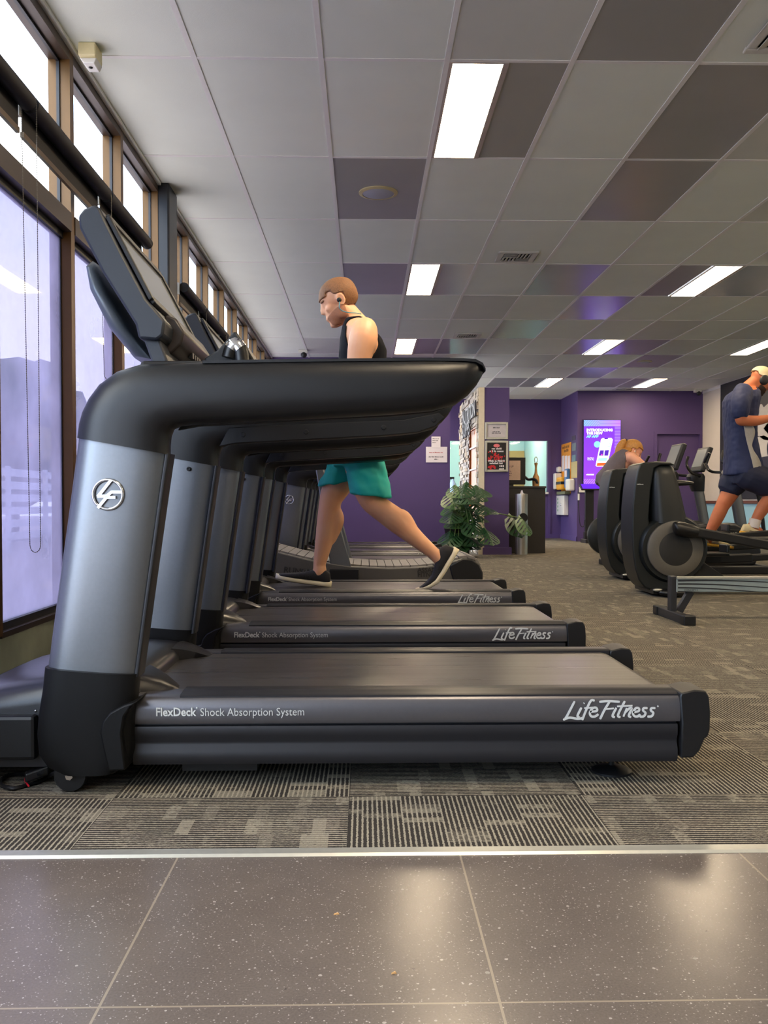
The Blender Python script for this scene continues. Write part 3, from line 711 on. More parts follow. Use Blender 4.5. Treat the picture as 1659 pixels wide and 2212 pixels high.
    # reading rack / grab bar on the user's side
    ridge = [c(440, 775, 2.5), c(470, 757, 2.5), c(497, 727, 2.5), c(504, 717, 2.5), c(512, 718, 2.5), c(528, 742, 2.5), c(552, 782, 2.5), c(520, 786, 2.5), c(450, 786, 2.5)]
    ridge = [(x, z) for x, z in ridge]
    mb = MB(); mb.prism(ridge, 'y', TY-.215, TY+.215); rk = mb.build('reading_rack', M['black_plastic'], t, smooth=40, bevel=.006)
    for s_ in (-1, 1):
        yb_ = TY+s_*.235
        pts = [(c(492, 770, 2.45)[0], yb_, c(492, 770, 2.45)[1]), (c(497, 752, 2.45)[0], yb_, c(497, 752, 2.45)[1]), (c(506, 742, 2.45)[0], yb_, c(506, 742, 2.45)[1]), (c(516, 752, 2.45)[0], yb_, c(516, 752, 2.45)[1]), (c(520, 785, 2.45)[0], yb_, c(520, 785, 2.45)[1])]
        pts = [(x+.0, y, z) for x, y, z in pts]
        mb = MB(); mb.tube(catmull(pts, 4), .021, 14); g_ = mb.build('grab_bar', M['grip'], rk, smooth=60)
        mb = MB(); mb.tube(catmull(pts[1:4], 4), .0222, 14); mb.build('sensor_plate', M['chrome'], g_, smooth=60)
    # ---- lettering on the side panel
    yl = TN-.0012
    q = P(336, 1546.5, yl); s_ = .0305
    text('lettering', 'FlexDeck', s_, M['logo'], t, (q.x, yl, q.z), (1, 0, 0), (0, 0, 1), bold=.0006, fit=P(423, 1546, yl).x-q.x)
    q2 = P(432, 1546.5, yl); text('lettering', 'Shock Absorption System', s_*.965, M['logo'], t, (q2.x, yl, q2.z), (1, 0, 0), (0, 0, 1), bold=-.0002, fit=P(656, 1546, yl).x-q2.x)
    mb = MB(); q3 = P(425, 1529, yl); mb.lathe([(.001, -.0003), (.0022, -.0003), (.0022, .0003), (.001, .0003)], (q3.x, yl, q3.z), 12, 'y'); mb.build('trademark_dot', M['logo'], t)
    q = P(1221, 1551, yl); script_logo(t, q.x, q.z, yl, P(1421, 1551, yl).x-q.x, M['logo'])
    # script printed along the far edge of the belt
    q = P(1130, 1416, TF-.16)
    return t
t1 = treadmill('nearest treadmill, filling the foreground with its silver upright and long graphite side panel')
DY = [None, 3.665-TN, 5.01-TN, 7.75-TN, 9.1-TN, 10.45-TN]
TL = [None, 'second treadmill from the camera, empty, between the nearest one and the walking man', 'third treadmill from the camera, the one the man in teal shorts walks on',
      'treadmill just behind the curved slatted one', 'treadmill between two others behind the curved slatted one', 'furthest treadmill of the row, closest to the purple wall']
for k in range(1, 6):
    c_ = copy_tree(t1); c_.location.y += DY[k]; c_['label'] = TL[k]
    if k == 1: c_.location.x += .006
# ================================================================== roller blinds on the windows
M['blind'] = mat('black_blind_fabric', (36, 35, 38), .6, spec=.3, var=.08, vs=30)
M['blind_rail'] = mat('bronze_blind_rail', (100, 82, 62), .4, .3)
M['bead'] = mat('steel_bead_chain', (116, 110, 100), .4, .6)
M['bracket'] = mat('pale_blind_bracket', (190, 186, 178), .5)
BX, BZ, BR = -1.27, 2.258, .034
def blind(y0, y1, label, zc=None, chain_y=None, loop=True):
    t = thing('roller_blind', (BX, (y0+y1)/2, BZ), label, 'blind', 'roller blinds along the window wall')
    MB().cyl((BX, y0+.012, BZ), (BX, y1-.012, BZ), BR, 24).build('roller_tube', M['blind'], t, smooth=40)
    MB().box(BX-BR-.002, BX-BR+.002, y0+.02, y1-.02, BZ-.106, BZ+.01).build('fabric', M['blind'], t, smooth=0)
    MB().box(BX-BR-.007, BX-BR+.007, y0+.02, y1-.02, BZ-.122, BZ-.1).build('bottom_rail', M['blind_rail'], t, smooth=0)
    for yy in (y0+.006, y1-.006):
        MB().box(BX-.09, BX-.03, yy-.006, yy+.006, BZ-.05, BZ+.03).build('bracket', M['bracket'], t, smooth=0)
    if zc is not None:
        # bead chain: two strands and the loop at the bottom
        cy = chain_y; pts = []
        dx, r = .028, .028
        xa, xb = BX-.02, BX+.036; za = BZ-.01; n_ = int((za-zc-r)/.022)
        path = [Vector((xa+.012*i/n_, cy+.012*i/n_, za-(za-zc-r)*i/n_)) for i in range(n_+1)]
        x1, x2 = xa+.012, xb-.004
        path += [Vector(((x1+x2)/2-(x2-x1)/2*math.cos(PI*i/8), cy+.012, zc+r-r*math.sin(PI*i/8))) for i in range(1, 8)]
        path += [Vector((xb-.004*(n_-i)/n_, cy+.012*(n_-i)/n_, zc+r+(za-zc-r)*i/n_)) for i in range(n_+1)]
        mb = MB(); mb.tube(path, .0011, 5)
        L = 0; acc = 0
        for p, q in zip(path, path[1:]):
            d = (q-p).length; s_ = 0
            while acc+s_ < d:
                c_ = p+(q-p)*((acc+s_)/d)
                mb.lathe([(.0002, -.0024), (.0019, -.0014), (.0024, 0), (.0019, .0014), (.0002, .0024)], c_, 6); s_ += .0085
            acc = acc+s_-d
        mb.build('bead_chain', M['bead'], t, smooth=60, weld=False)
q1, q2, q3 = PX(62, 230, BX).y, PX(228, 412, BX).y, PX(319, 530, BX).y
blind(-.6, q1-1.35, 'roller blind beside the camera, outside the left photo edge')
blind(q1-1.35, q1, 'black roller blind at top left with a long bead chain, cut by the photo edge', PX(75, 1195, BX+.03).z, q1-.02)
blind(q1, q2, 'black roller blind above and left of the nearest treadmill console', 1.35, q2-.03)
blind(q2, q3, 'short black roller blind ending just before the charcoal column')
q4, q5, q6 = PX(374, 590, BX).y, PX(438, 664, BX).y, PX(481, 716, BX).y
q4 = max(q4, 6.3)
blind(q4, q5, 'black roller blind starting just behind the charcoal column', 1.5, q5-.04)
blind(q5, q6, 'black roller blind directly above the second treadmill console', 1.5, q6-.04)
blind(q6, q6+(q6-q5), 'furthest visible black roller blind, above the third console', 1.5, q6+.02)

# ================================================================== ceiling fittings
t = thing('motion_sensor', (P(194, 100, 4.2).x, 4.2, CEIL), 'small cream box under the ceiling beside the top left window', 'sensor')
bx = P(168, 100, 4.14).x; bx2 = P(206, 100, 4.14).x
MB().box(bx, bx2, 4.14, 4.25, CEIL-.062, CEIL).build('housing', mat('cream_plastic', (226, 214, 164), .5), t, smooth=0, bevel=.006)
MB().prism([(bx, CEIL-.062), (bx2, CEIL-.062), (bx2-.012, CEIL-.088), (bx+.02, CEIL-.088)], 'y', 4.16, 4.25).build('lens_cover', M['white_plastic'], t, smooth=0, bevel=.004)
MB().ball(((bx+bx2)/2, 4.2, CEIL-.089), .01, 2, (1, 1, .5)).build('lens', M['black_frame'], t)
def speaker(px, py, lab, r=.132):
    c = PZ(px, py, CEIL); t = thing('ceiling_speaker', (c.x, c.y, CEIL), lab, 'speaker', 'round ceiling speakers')
    MB().lathe([(r*.8, -.002), (r*.82, -.012), (r, -.006), (r, .0), (r*.8, 0)], (c.x, c.y, CEIL), 40).build('rim', mat('aged_cream_rim', (186, 172, 128), .5), t)
    MB().lathe([(.001, -.022), (r*.3, -.021), (r*.6, -.017), (r*.82, -.008), (r*.82, 0), (.001, 0)], (c.x, c.y, CEIL), 40).build('grille', mat('grey_speaker_mesh', (158, 160, 170), .6, var=.15, vs=400), t)
speaker(817, 416, 'round speaker set in a dark ceiling panel above the walking man')
speaker(1392, 781, 'small round fitting in a dark ceiling panel over the far right', .11)
M['vent'] = mat('white_vent_enamel', (206, 204, 194), .5)
M['vent_dark'] = mat('dark_duct', (26, 25, 24), .9)
def vent(x0, x1, y0, y1, lab):
    cx, cy = (x0+x1)/2, (y0+y1)/2
    t = thing('air_vent', (cx, cy, CEIL), lab, 'air vent', 'square ceiling vents')
    f = MB(); e = .045
    for (a, b, c_, d) in ((x0, x1, y0, y0+e), (x0, x1, y1-e, y1), (x0, x0+e, y0+e, y1-e), (x1-e, x1, y0+e, y1-e)):
        f.box(a, b, c_, d, CEIL-.014, CEIL-.001)
    f.build('frame', M['vent'], t, smooth=0, bevel=.006)
    MB().box(x0+e, x1-e, y0+e, y1-e, CEIL-.003, CEIL-.001).build('duct', M['vent_dark'], t, smooth=0)
    h = (x1-x0-2*e)/2
    for ix in (0, 1):
        for iy in (0, 1):
            a, b = x0+e+ix*h, y0+e+iy*(y1-y0-2*e)/2
            for k in range(4):
                s_ = MB(); w_ = h/4
                if (ix+iy) % 2: s_.obox((a+w_*(k+.5), b+(y1-y0-2*e)/4, CEIL-.012), (w_*.42, 0, .008), (0, (y1-y0-2*e)/4-.003, 0), (.0008, 0, -.0008))
                else: s_.obox((a+h/2, b+(y1-y0-2*e)/8*(k+.5), CEIL-.012), (h/2-.003, 0, 0), (0, (y1-y0-2*e)/8*.42, .008), (0, .0008, -.0008))
                s_.build('louvre', M['vent'], t, smooth=0)
c = PZ(1115, 553.5, CEIL); vent(c.x-.165, c.x+.165, c.y-.165, c.y+.165, 'square vent to the right of the ceiling light above the walking man')
c = PZ(1009, 724, CEIL); vent(c.x-.165, c.x+.165, c.y-.165, c.y+.165, 'smaller looking vent just above the tip of the nearest black handrail')
c = PZ(1603, 111, CEIL); vent(c.x, c.x+.5, c.y-.5, c.y, 'vent cut off by the top right corner of the photo')
c = PZ(1350, 840, CEIL); vent(c.x-.2, c.x+.2, c.y-.16, c.y+.16, 'far ceiling vent close to the wide purple wall')
def dome(c, lab):
    t = thing('security_camera', (c.x, c.y, c.z), lab, 'security camera', 'ceiling cameras')
    MB().box(c.x-.065, c.x+.065, c.y-.05, c.y+.05, c.z-.05, c.z).build('mount', M['white_plastic'], t, smooth=0, bevel=.008)
    MB().ball((c.x+.01, c.y-.03, c.z-.07), .042, 3).build('dome', M['black_frame'], t)
c = P(1507, 843, 16.6); dome(Vector((c.x, 16.6, CEIL)), 'white security camera in the corner of the wide purple wall')
c = P(655, 768, 12.4); dome(Vector((c.x, 12.4, CEIL)), 'security camera at the far ceiling left of the walking man')

# ================================================================== back left purple wall: paper notices
M['paper'] = mat('white_paper', (226, 218, 222), .8, var=.02)
M['ink'] = mat('dark_ink', (40, 38, 48), .7); M['ink_red'] = mat('red_ink', (176, 60, 60), .7)
YN = 12.994
def flat(name, px0, py0, px1, py1, Y, th, m, parent=None, r=0):
    a, b = P(px0, py0, Y), P(px1, py1, Y)
    mb = MB()
    if r: mb.prism([((a.x+b.x)/2+u, (a.z+b.z)/2+v) for u, v in rrect(abs(b.x-a.x), abs(b.z-a.z), r)], 'y', Y-th, Y)
    else: mb.box(a.x, b.x, Y-th, Y, b.z, a.z)
    return mb.build(name, m, parent, smooth=0)
def word_bars(parent, m, ox, y, z, wid, h, seed, n='printed_line', axis='x'):
    rr = random.Random(seed); mb = MB(); u = 0
    left = rr.randint(3, 7)
    while u < wid-h*.4:
        l_ = h*rr.uniform(.3, .46); hh = h*rr.choice((.5, .5, .68))
        if axis == 'x': mb.box(ox+u, ox+u+l_, y-.0004, y+.0004, z, z+hh)
        else: mb.box(y-.0004, y+.0004, ox-u-l_, ox-u, z, z+hh)
        left -= 1; u += l_+h*.12
        if left == 0: u += h*.3; left = rr.randint(2, 7)
    return mb.build(n, m, parent, smooth=0, weld=False)
t = flat('notice', 920, 965, 966, 999, YN, .004, M['paper']); tag(t, 'landscape white paper notice on the purple wall left of the plant', 'notice')
word_bars(t, M['ink_red'], P(927, 978, YN).x, YN-.0047, P(927, 978.5, YN).z, .2, .022, 1)
word_bars(t, M['ink'], P(926, 987, YN).x, YN-.0047, P(927, 988, YN).z, .225, .022, 2)
word_bars(t, M['ink'], P(938, 992, YN).x, YN-.0047, P(934, 993, YN).z, .06, .022, 3)
t = flat('notice', 932, 943, 951.5, 967, YN-.005, .003, M['paper']); tag(t, 'small curled slip of paper above the landscape notice', 'notice')
for k in range(3): word_bars(t, M['ink'], P(934, 948, YN).x, YN-.0087, P(934, 948.5+4*k, YN).z, .1-.02*k, .014, 5+k)

# ================================================================== kiosk wall: purple end, stone cladding with shelf niche
YK = 12.6
kx0, kx1 = P(1046, 1000, YK).x, P(1100, 1000, YK).x
KZ = P(1070, 837, YK).z
KX = kx0-.075
struct(MB().box(KX+.02, kx1, YK, 15.1, 0, KZ).build('wall_kiosk', M['purple'], smooth=0))
struct(MB().box(KX-.005, kx0+.0, YK-.012, YK+.02, 0, KZ).build('trim_7', M['cream_trim'], smooth=0))
struct(MB().box(kx0-.02, kx1+.035, YK-.03, YK+.1, 0, .1).build('baseboard_kiosk', M['purple'], smooth=0))
M['stone'] = [mat('split_stone_%s' % n_, c_, .85, var=.15, vs=25, bump=.6, bs=50) for n_, c_ in (('ivory', (168, 161, 147)), ('grey', (140, 135, 126)), ('sand', (158, 140, 114)))]
n0, n1 = PX(1031, 950, KX).y, PX(1015.5, 950, KX).y; nz0, nz1 = .5, PX(1030.5, 921, KX).z
mb = MB(); z = 0.0; row = 0
while z < KZ:
    h = random.uniform(.035, .075); y = YK+.02-random.uniform(0, .1)
    while y < 15.1:
        l_ = random.uniform(.09, .3); a, b = max(y, YK+.012), min(y+l_, 15.1)
        if b-a > .01:
            segs_ = [(a, b)]
            if z+h > nz0 and z < nz1: segs_ = [(p, q) for p, q in ((a, min(b, n0)), (max(a, n1), b)) if q-p > .012]
            for p, q in segs_:
                mb.mi = random.choice((0, 0, 0, 1, 2)); mb.box(KX-random.uniform(.0, .028), KX+.03, p+.002, q-.002, z+.002, min(z+h, KZ)-.002)
        y += l_
    z += h
sw = struct(mb.build('wall_stone', M['stone'], smooth=0, weld=False)); sw['label'] = 'white split stone cladding on the side of the purple pillar'
M['amber'] = mat('amber_niche_lining', (168, 92, 8), .5, var=.06, vs=6)
M['shelf'] = mat('white_glass_shelf', (170, 162, 150), .3)
nt = thing('shelf_niche', (KX, (n0+n1)/2, nz0), 'tall amber lined shelf niche in the white stone cladding', 'shelf')
mb = MB(); mb.box(KX+.014, KX+.0195, n0, n1, nz0, nz1); mb.box(KX-.01, KX+.0145, n0, n0+.015, nz0, nz1); mb.box(KX-.01, KX+.0145, n1-.015, n1, nz0, nz1); mb.box(KX-.01, KX+.0145, n0, n1, nz1-.015, nz1); mb.box(KX-.01, KX+.0145, n0, n1, nz0, nz0+.015)
mb.build('lining', M['amber'], nt, smooth=0)
for py in (967, 1014, 1064, ):
    zz = PX(1023, py, KX).z
    MB().box(KX-.014, KX+.0135, n0+.016, n1-.016, zz-.012, zz+.012).build('shelf', M['shelf'], nt, smooth=0)
M['sign'] = mat('black_sign_letters', (38, 40, 50), .5)
sg = thing('wall_sign', (KX-.03, 13.9, 1.95), 'black cut-out lettering sign on the white stone wall', 'sign')
ya = PX(1000.5, 890, KX-.035).y; yb = PX(1030, 880, KX-.035).y
for ln, zt_, sz in (('NUTRITION', PX(1030, 862, KX).z-.26, .31), ('SUPPS', PX(1030, 895, KX).z-.25, .3)):
    text('letters', ln, sz, M['sign'], sg, (KX-.045, ya-.05, zt_), (0, -1, 0), (0, 0, 1), depth=.02, bold=.006, space=.98 if len(ln) > 8 else 1.3)

# framed posters on the pillar
def framed(px0, py0, px1, py1, Y, lab, face):
    a, b = P(px0, py0, Y), P(px1, py1, Y)
    t = thing('framed_poster', ((a.x+b.x)/2, Y, b.z), lab, 'poster', 'framed posters on the pillar')
    f = MB(); e = .03
    for q in ((a.x, a.x+e, b.z, a.z), (b.x-e, b.x, b.z, a.z), (a.x+e, b.x-e, a.z-e, a.z), (a.x+e, b.x-e, b.z, b.z+e)):
        f.box(q[0], q[1], Y-.018, Y, q[2], q[3])
    f.build('frame', M['alu'], t, smooth=0, bevel=.004)
    s_ = MB().box(a.x+e-.002, b.x-e+.002, Y-.008, Y-.001, b.z+e-.002, a.z-e+.002).build('sheet', face, t, smooth=0)
    return t, s_, a, b
YP = YK-.001
t, s_, a, b = framed(1047.5, 912, 1097, 949, YP, 'upper white framed notice on the purple pillar', mat('grey_white_sheet', (196, 188, 190), .6))
for k, (wd, sz, dz) in enumerate(((.1, .02, .085), (.11, .017, .14), (.13, .017, .16))): word_bars(t, M['ink'], (a.x+b.x)/2-wd/2, YP-.0085, a.z-dz, wd, sz, 20+k)
t, s_, a, b = framed(1047.5, 952, 1097.5, 1019, YP, 'lower black and red framed poster on the purple pillar', mat('black_poster', (18, 14, 16), .4))
M['p_white'] = mat('poster_white', (226, 220, 220), .6); M['p_red'] = mat('poster_red', (196, 36, 44), .6, var=.3, vs=60); M['p_pink'] = mat('poster_pink', (232, 120, 124), .6)
cx_ = (a.x+b.x)/2; yy = YP-.0095
word_bars(s_, M['p_white'], cx_-.07, yy, a.z-.125, .14, .036, 31)
word_bars(s_, M['p_white'], cx_-.1, yy, a.z-.16, .2, .036, 32)
mb = MB(); mb.lathe([(.001, -.001), (.045, -.001), (.045, 0), (.001, 0)], (cx_, yy, a.z-.07), 20, 'y')
for v in mb.bm.verts: v.co.z = a.z-.07+(v.co.z-a.z+.07)*.55
mb.build('badge', M['p_pink'], s_, smooth=0)
mb = MB()
for k in range(46):
    u, v = random.gauss(0, .06), random.gauss(0, .035); r_ = random.uniform(.006, .02); ang = random.uniform(0, PI)
    mb.prism([(cx_+max(-.115, min(.115, u))+r_*math.cos(ang+q)*random.uniform(.4, 1.3), a.z-.235+v+r_*math.sin(ang+q)) for q in (0, 1.3, 2.5, 3.9, 5.1)], 'y', yy-.0002-.00001*k, yy+.0002)
for k in range(26):
    r_ = random.uniform(.008, .02); ang = random.uniform(0, PI); u, v = random.uniform(-.115, -.02), random.uniform(-.055, .03)
    mb.prism([(cx_+u+r_*math.cos(ang+q), a.z-.385+v+r_*math.sin(ang+q)*.6) for q in (0, 1.2, 2.7, 4.0, 5.2)], 'y', yy-.0002-.00001*k, yy+.0002)
mb.build('splashes', M['p_red'], s_, smooth=0, weld=False)['kind'] = 'stuff'
text('lettering', 'FIND A FIGHT', .038, M['p_white'], s_, (cx_, yy-.001, a.z-.3), (1, 0, 0), (0, 0, 1), align='CENTER', bold=.0018)
word_bars(s_, M['p_white'], cx_-.1, yy-.001, a.z-.332, .2, .034, 33)
word_bars(s_, M['p_white'], cx_+.04, yy-.001, a.z-.37, .075, .045, 34)
word_bars(s_, M['p_white'], cx_+.035, yy-.001, a.z-.41, .08, .036, 35)

# ================================================================== reception counter and what stands on it
M['counter'] = mat('black_counter_laminate', (34, 31, 31), .5, var=.1)
YC = 12.9
c0, c1 = kx1+.004, P(1180, 1000, YC).x; CZ = P(1140, 1050, YC).z
rc = thing('reception_counter', ((c0+c1)/2, YC, 0), 'black reception counter right of the purple pillar', 'counter')
MB().box(c0, c1-.01, YC, YC+.6, 0, CZ-.03).build('front_panel', M['counter'], rc, smooth=0); MB().box(c0, c1, YC-.012, YC+.62, CZ-.03, CZ).build('worktop', M['counter'], rc, smooth=0, bevel=.004)
YD = 13.2
m0 = P(1100, 988, YD); m1 = P(1135, 1050, YD)
dm = thing('desk_monitor', ((c0+m1.x)/2, YD, CZ), 'back of a black monitor standing on the counter', 'monitor')
MB().box(c0+.004, m1.x, YD, YD+.05, CZ+.03, m0.z).build('screen_housing', M['black_plastic'], dm, smooth=0, bevel=.008)
MB().box(c0+.0, c0+.16, YD+.0, YD+.18, CZ, CZ+.03).build('stand', M['black_plastic'], dm, smooth=0)
a, b = P(1100, 995, YD-.004), P(1124, 1037, YD-.004)
nt_ = MB().box(c0+.006, b.x, YD-.006, YD-.001, b.z, a.z).build('notice', mat('beige_sheet', (196, 170, 152), .7), smooth=0); tag(nt_, 'beige sheet taped to the back of the monitor', 'notice')
text('lettering', 'SIGN UP', .04, M['ink'], nt_, (c0+.01, YD-.008, a.z-.1), (1, 0, 0), (0, 0, 1))
for k in range(3): word_bars(nt_, M['ink'], c0+.02, YD-.0068, a.z-.16-.035*k, .11, .018, 40+k)
M['wicker'] = mat('tan_wooden_vase', (176, 130, 74), .55, var=.12, vs=30)
YV = 13.15
q = P(1157.5, 1050, YV)
pr = [(P(x_, 1000, YV).x-q.x, P(1157, y_, YV).z-CZ) for x_, y_ in ((1165, 1051), (1165.5, 1038), (1164.5, 1030), (1161, 1024), (1159.7, 1012), (1160.2, 1006), (1161.8, 1002), (1162, 1000.8))]
pr = [(r_, z_-pr[0][1]) for r_, z_ in pr]
vs_ = thing('wooden_vase', (q.x, YV, CZ), 'tall narrow necked tan vase on the reception counter', 'vase')
MB().lathe([(.001, 0)]+pr+[(.02, pr[-1][1]), (.001, pr[-1][1]-.02)], (q.x, YV, CZ), 24).build('body', M['wicker'], vs_)
zt_ = CZ+pr[-1][1]
MB().tube([(q.x+.022*math.cos(i*PI/8), YV, zt_+.045+.045*math.sin(i*PI/8)) for i in range(16)], .006, 6, closed=True).build('stopper_ring', M['alu'], vs_)
mb = MB(); mb.tube(catmull([P(1135, 1031, 13.3), P(1141, 1036, 13.2), P(1150, 1035, 13.05), P(1157, 1037, 13.0), P(1160, 1042, 13.0), P(1160, 1045, 13.0)], 5), .02, 10)
hd_ = mb.build('cable_bundle', M['black_plastic']); tag(hd_, 'thick black curved cable lying over the counter beside the vase', 'cable')
# stainless wipes bin in front of the counter
YW = 12.62; q = P(1126.5, 1100, YW); r_ = .088; zt_ = P(1126, 1067, YW).z
M['steel'] = mat('brushed_steel', (196, 192, 184), .3, .95, var=.12, vs=8)
wb = thing('wipes_dispenser', (q.x, YW, 0), 'tall stainless steel wipes bin in front of the black counter', 'dispenser')
MB().lathe([(.001, 0), (r_, 0), (r_, zt_-.02), (r_*.98, zt_), (r_*.3, zt_+.005), (.001, zt_+.005)], (q.x, YW, 0), 32).build('body', M['steel'], wb)
MB().lathe([(.001, -.012), (.062, -.012), (.066, 0), (.001, 0)], (q.x+.01, YW-r_+.004, P(1126, 1118, YW).z), 24, 'y').build('chute_flap', M['black_plastic'], wb)
MB().loft([[(q.x-.02, YW, zt_), (q.x+.03, YW, zt_), (q.x+.03, YW+.003, zt_), (q.x-.02, YW+.003, zt_)], [(q.x-.005, YW, zt_+.05), (q.x+.012, YW, zt_+.055), (q.x+.012, YW+.003, zt_+.055), (q.x-.005, YW+.003, zt_+.05)]]).build('wipe', M['paper'], wb, smooth=0)

# ================================================================== side wall: poster, dispensers, notices
def onside(px, py): return PX(px, py, XS)
def sidebox(name, px0, py0, px1, py1, d, m, parent=None, bevel=0, gap=.001):
    """box on the side wall: near photo edge px1, far edge px0; projects d from the wall"""
    a, b = onside(px0, py0), onside(px1, py1)
    zc0, zc1 = onside(px1, py0).z, onside(px1, py1).z
    return MB().box(XS-d, XS-gap, b.y, a.y, min(zc0, zc1), max(zc0, zc1)).build(name, m, parent, smooth=0, bevel=bevel)
t = sidebox('notice_board', 1214, 955, 1233.5, 1066, .012, mat('orange_poster', (226, 146, 24), .5)); tag(t, 'orange safety poster on the narrow purple side wall', 'poster')
for k in range(3):
    a, b = onside(1215+6.3*k, 985), onside(1220+6.3*k, 1018)
    MB().box(XS-.0135, XS-.012, b.y, a.y, b.z, a.z).build('white_column', M['paper'], t, smooth=0)
yq = onside(1215, 960).y
word_bars(t, mat('brown_ink', (120, 70, 20), .6), yq-.05, XS-.0127, onside(1225, 968).z, .6, .085, 50, 'printed_line', 'y')
word_bars(t, bpy.data.materials['brown_ink'], yq-.2, XS-.0127, onside(1225, 976).z, .4, .085, 51, 'printed_line', 'y')
for (px0, py0, px1, py1, c_, lb) in ((1236.5, 940, 1243.5, 950, (70, 62, 86), 'small dark grey card high on the side wall'), (1236.5, 956, 1244.5, 973, (120, 134, 140), 'grey card under the dark card on the side wall'), (1236.5, 982, 1244, 996, (110, 140, 150), 'blue grey card above the beige sheet on the side wall'), (1234.5, 996, 1247, 1032, (186, 170, 120), 'beige framed sheet at the near edge of the side wall')):
    tag(sidebox('wall_card', px0, py0, px1, py1, .008, mat('card_%s' % lb.split()[1], c_, .6)), lb, 'sign')
t = sidebox('soap_dispenser', 1207, 1022, 1215.5, 1057, .16, M['white_plastic'], None, .02, .014); tag(t, 'white wall dispenser with a green label beside the orange poster', 'dispenser')
mb = MB(); a = onside(1216, 1040); mb.box(XS-.11, XS-.04, a.y-.004, a.y-.001, a.z-.06, a.z+.08); mb.build('label', mat('green_label', (70, 160, 90), .5), t, smooth=0)
t = sidebox('towel_bottle', 1209, 1008, 1215.5, 1020, .1, M['white_plastic'], None, .03, .014); tag(t, 'white bottle top above the wall dispenser', 'bottle')
t = thing('first_aid_bag', onside(1224, 1058), 'yellow first aid bag strapped to the side wall below the poster', 'bag')
sidebox('body', 1216.3, 1030, 1227.5, 1058, .14, mat('yellow_nylon', (222, 158, 32), .6), t, .03, .014); sidebox('strap', 1216.2, 1040, 1227.6, 1046, .145, M['black_plastic'], t, 0, .014)
t = sidebox('spray_bottle', 1228.4, 1012, 1233, 1054, .09, mat('blue_bottle', (60, 110, 176), .35), None, .02, .014); tag(t, 'blue bottle hanging next to the yellow bag', 'bottle')
MB().box(XS-.0915, XS-.03, onside(1233, 1020).y-.003, onside(1229.5, 1020).y, onside(1233, 1030).z, onside(1233, 1016).z).build('label', M['paper'], t, smooth=0)
t = sidebox('sanitiser_dispenser', 1234, 1034, 1242.5, 1060, .12, M['white_plastic'], None, .03); tag(t, 'rounded white sanitiser dispenser at the near end of the side wall', 'dispenser')
t = sidebox('bracket_tray', 1215, 1061, 1233, 1068, .12, mat('olive_tray', (96, 100, 74), .6), None, 0, .014); tag(t, 'olive tray bracket under the yellow bag', 'tray')
t = sidebox('wall_cabinet', 1211, 1070, 1228, 1113, .09, M['white_plastic'], None, .008); tag(t, 'white locked wall cabinet below the olive tray', 'cabinet')
q = onside(1222, 1090); MB().ball((XS-.093, q.y, q.z), .02, 2).build('lock', M['chrome'], t)
for k in range(4):
    a = onside(1214.5, 1076+8*k); MB().box(XS-.092, XS-.0895, a.y-.03, a.y+.03, a.z-.04, a.z).build('mark', bpy.data.materials['green_label'], t, smooth=0)

# ================================================================== wall screen with the app advert
def scr_mat():
    m, n, l, b = new_mat('lit_advert_screen'); n.remove(b); F, mixc = node_helpers(n, l)
    tc = n.new('ShaderNodeTexCoord'); sx = n.new('ShaderNodeSeparateXYZ'); l.new(tc.outputs['Generated'], sx.inputs[0])
    X, Z = sx.outputs['X'], sx.outputs['Z']
    body = mixc(Z, srgb((128, 58, 214)), srgb((104, 48, 206)))
    # hatched stripes: diagonal at the left of the top and bottom bands, straight at the right
    dg = F('LESS_THAN', F('MODULO', F('ADD', F('MULTIPLY', X, 21), F('MULTIPLY', Z, 24)), 1.0), .4)
    hz = F('LESS_THAN', F('MODULO', F('MULTIPLY', Z, 44), 1.0), .4)
    top = F('GREATER_THAN', Z, .905); bot = F('LESS_THAN', Z, .09); right = F('GREATER_THAN', X, .84)
    left = F('LESS_THAN', X, .42)
    st = F('MAXIMUM', F('MULTIPLY', F('MAXIMUM', top, bot), F('ADD', F('MULTIPLY', left, dg), F('MULTIPLY', F('SUBTRACT', 1.0, left), hz))), F('MULTIPLY', F('MULTIPLY', right, hz), F('GREATER_THAN', Z, .3)))
    band = mixc(X, srgb((82, 140, 236)), srgb((150, 84, 224)))
    c = mixc(top, body, band)
    c = mixc(F('MULTIPLY', st, .45), c, srgb((190, 170, 250)))
    e = n.new('ShaderNodeEmission'); l.new(c, e.inputs['Color']); e.inputs['Strength'].default_value = SCREEN
    l.new(e.outputs[0], n['Material Output'].inputs['Surface']); return m
SCREEN = 1.5
YS_ = YT-.06
a, b = P(1260, 906, YS_), P(1341, 1048.5, YS_)
tv = thing('wall_screen', ((a.x+b.x)/2, YS_, b.z), 'tall lit purple advert screen on the wide purple wall', 'screen')
MB().box(a.x, b.x, YS_, YT, b.z, a.z).build('screen_housing', mat('blue_black_bezel', (22, 16, 60), .4), tv, smooth=0, bevel=.006)
e = .012
sc = MB().box(a.x+e, b.x-e, YS_-.003, YS_-.0005, b.z+e, a.z-e).build('display', scr_mat(), tv, smooth=0)
Wd = b.x-a.x
def sx_(u): return a.x+u*Wd
def sz_(v): return a.z-v*(a.z-b.z)
ES = lambda c_, s_=1.0: emit('screen_light_%d_%d_%d' % c_, c_, SCREEN*s_)
yl = YS_-.0045
wt = ES((240, 240, 250)); cy = ES((120, 226, 232)); dk = ES((74, 38, 150)); rd = ES((214, 84, 40)); tq = ES((140, 226, 214)); pk = ES((226, 60, 170))
text('lettering', 'INTRODUCING', .066, wt, sc, (sx_(.085), yl, sz_(.178)), (1, 0, 0), (0, 0, 1), bold=.0032, fit=.685*Wd)
